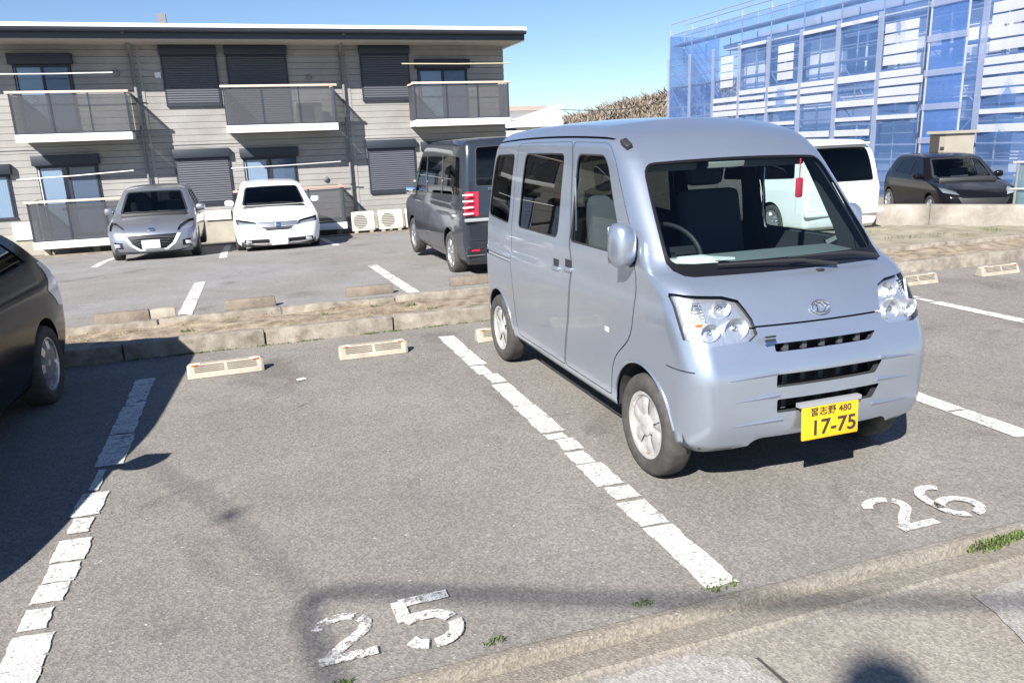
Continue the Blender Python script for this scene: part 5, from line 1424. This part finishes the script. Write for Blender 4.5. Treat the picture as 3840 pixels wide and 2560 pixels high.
# ================================================================== ADDED SHADOW POLE, AND CABLES, BEHIND THE CAMERA (they cast the shadows on the lot)
def above(x, y, z): return (x-KX*z, y-KY*z, z)
T = 7.4
up_ = empty('shadow_pole', above(1.82, 1.70, T)[:2]+(-0.02,)); tag(up_, 'added pole standing in for the viewer to cast a head-and-shoulders shadow', 'shadow pole')  # added out of view in place of the person whose shadow this is
mat('pole_concrete', (0.42, 0.41, 0.39), 0.85, var=0.15, scale=3)
MB().tube([(0, 0, 0), (0, 0, T)], [0.17, 0.10], 18).build('shaft', 'pole_concrete', up_, smooth=True)
MB().lathe([(0.001, T-0.02), (0.135, T-0.05), (0.145, T-0.3), (0.14, T-0.52), (0.11, T-0.55)], 16, 'z').build('head_shape', 'pole_concrete', up_, smooth=True)
MB().box((0, 0, T-0.68), (0.62, 0.10, 0.12)).build('shoulder_bar', 'pole_concrete', up_, bevel=0.01)  # narrow top above a wide bar: shaped so the shadow reads as head and shoulders
for sx in (-0.26, 0.26): MB().lathe([(0.03, T-0.62), (0.05, T-0.58), (0.03, T-0.54), (0.045, T-0.5), (0.001, T-0.46)], 10, 'z', (sx, 0, 0)).build('shoulder_knob', 'slab_white', up_, smooth=True)
def cable(pts, z, r, label):
    P = [above(x, y, z) for x, y in pts]
    Q = []
    for a, b_ in zip(P, P[1:]):
        for k in range(8): Q.append(Vector(a).lerp(Vector(b_), k/8))
    Q.append(Vector(P[-1]))
    tag(MB().tube(Q, r, 8).build('overhead_cable', 'black_rubber', smooth=True), label, 'cable', 'overhead cables behind the viewer')
Zc = 6.6
cable([(6.5, 0.2), (4.0, 1.22), (2.66, 1.76), (1.35, 2.29), (0.25, 2.82), (0.08, 2.86), (0.02, 2.78), (0.05, 2.5), (0.1, 2.15), (0.3, 0.6), (0.25, -0.02)], Zc, 0.021, 'thick overhead cable with a bent end casting the long shadow')
cable([(0.05, 2.85), (-0.28, 3.75), (-0.7, 4.6), (-3.0, 9.0)], Zc+0.4, 0.008, 'thin overhead cable casting the faint diagonal shadow')
tag(MB().box(above(-0.27, 3.74, Zc+0.4), (0.08, 0.07, 0.07)).build('cable_joint_box', 'black_rubber', bevel=0.02), 'small joint box hanging on the thin overhead cable', 'joint box')

# ================================================================== WEEDS
def weeds(name, spots, m, label, seed, blade=0.05):
    rr = random.Random(seed); vs = []; fs = []
    for (x, y, z, rad, n, h) in spots:
        for k in range(n):
            a = rr.uniform(0, 6.28); r_ = rad*math.sqrt(rr.random()); bx, by = x+r_*math.cos(a)*1.8, y+r_*math.sin(a)*0.7
            hh = h*rr.uniform(0.4, 1.1); la = rr.uniform(0, 6.28); ll = hh*rr.uniform(0.2, 0.9); w_ = 0.0035
            ox, oy = -math.sin(la)*w_, math.cos(la)*w_
            i = len(vs)
            vs += [(bx-ox, by-oy, z), (bx+ox, by+oy, z), (bx+math.cos(la)*ll*0.4+ox*0.8, by+math.sin(la)*ll*0.4+oy*0.8, z+hh*0.7), (bx+math.cos(la)*ll*0.4-ox*0.8, by+math.sin(la)*ll*0.4-oy*0.8, z+hh*0.7), (bx+math.cos(la)*ll, by+math.sin(la)*ll, z+hh*0.85)]
            fs += [(i, i+1, i+2, i+3), (i+3, i+2, i+4)]
    tag(MB().add(vs, fs).build(name, m, recalc=False), label, 'weeds', kind='stuff')
weeds('green_weeds', [(1.58, 2.30, 0.0, 0.045, 60, 0.02), (1.25, 2.31, 0.0, 0.025, 30, 0.018), (0.65, 2.30, 0.0, 0.025, 40, 0.018), (0.1, 2.27, 0, 0.03, 40, 0.02)]+[(2.80+0.07*k, 2.15+0.012*k, -0.02, 0.05, 90, 0.026) for k in range(10)], 'grass', 'short green weeds growing along the gutter joint', 3)
rr = random.Random(9)
weeds('moss_line', [(rr.uniform(-1.2, 4.5), 7.262, 0.0, 0.04, 26, 0.018) for k in range(60)], 'grass', 'thin green moss along the foot of the front kerb', 4)
weeds('dry_weeds', [(rr.uniform(-2, 5.5), rr.uniform(7.45, 8.2), 0.10, 0.07, 20, 0.025) for k in range(34)], 'dry_weed', 'dry brown weeds scattered in the soil between the kerbs', 5)
weeds('kerb_weeds', [(rr.uniform(-1, 2.5), rr.uniform(7.45, 8.1), 0.09, 0.04, 30, 0.04) for k in range(9)]+[(rr.uniform(7.5, 12), rr.uniform(8.3, 10.5), 0.05, 0.10, 25, 0.05) for k in range(18)]+[(rr.uniform(1.9, 4.4), 21.85, -0.68, 0.1, 40, 0.15) for k in range(14)], 'grass', 'green weed tufts in the divider and soil bank', 6)
# leaf litter flecks
tag(flat([(0.20, 5.93), (0.27, 5.95), (0.25, 6.0), (0.19, 5.98)], 0.01, 'paper_scrap', 'paper'), 'pale scrap of paper lying before the left wheel stop', 'paper')
# far service wire strung from the white house towards the scaffold
Q = [Vector((17.5, 43.0, 3.55)).lerp(Vector((25.0, 41.0, 4.05)), k/12)+Vector((0, 0, -0.35*math.sin(math.pi*k/12))) for k in range(13)]
tag(MB().tube(Q, 0.02, 5).build('service_wire', 'black_rubber', smooth=True), 'thin dark service wire sagging before the wooded hill', 'wire')

# ------------------------------------------------------------------ small fittings on the far cars
def fit(nm, parts):
    r_ = bpy.data.objects[nm]
    for (name, c, dm, m, rot) in parts: MB().box((0, 0, 0), dm).build(name, m, r_, c, rot, bevel=min(dm)*0.3)
for nm, cow, z, hw in (('silver_hatchback', 1.04, 0.925, 0.62), ('white_wagon', 1.22, 0.965, 0.66)):
    r_ = bpy.data.objects[nm]
    for x0, x1 in ((0.45, -0.12), (-0.05, -0.58)):
        MB().tube([(x0, cow+0.06, z+0.012), ((x0+x1)/2, cow+0.05, z+0.03), (x1, cow+0.10, z+0.028)], [0.012, 0.009, 0.006], 6).build('wiper', 'black_plastic', r_, smooth=True)
fit('silver_hatchback', [('grille_bar', (0, 0.012, 0.50-0.05*k), (0.78-0.12*k, 0.02, 0.012), 'rib_dark', (0, 0, 0)) for k in range(5)]+[('fog_lamp', (sx*0.66, 0.12, 0.36), (0.10, 0.03, 0.07), 'reflector', (0, 0, 0)) for sx in (-1, 1)]+[('badge', (0, 0.075, 0.665), (0.11, 0.02, 0.06), 'chrome', (R(-40), 0, 0))]
    +[('door_handle', (sx*0.845, 2.05, 0.80), (0.03, 0.18, 0.03), 'car_silver', (0, 0, 0)) for sx in (-1, 1)])
fit('white_wagon', [('grille_bar', (0, 0.012, 0.545-0.02*k), (0.55, 0.02, 0.008), 'chrome', (0, 0, 0)) for k in range(2)]+[('fog_lamp', (sx*0.62, 0.07, 0.27), (0.12, 0.03, 0.05), 'reflector', (0, 0, 0)) for sx in (-1, 1)]+[('badge', (0, 0.03, 0.615), (0.10, 0.02, 0.08), 'chrome', (R(-20), 0, 0))]
    +[('door_handle', (sx*0.89, 2.3, 0.78), (0.03, 0.18, 0.03), 'pearl_white', (0, 0, 0)) for sx in (-1, 1)])
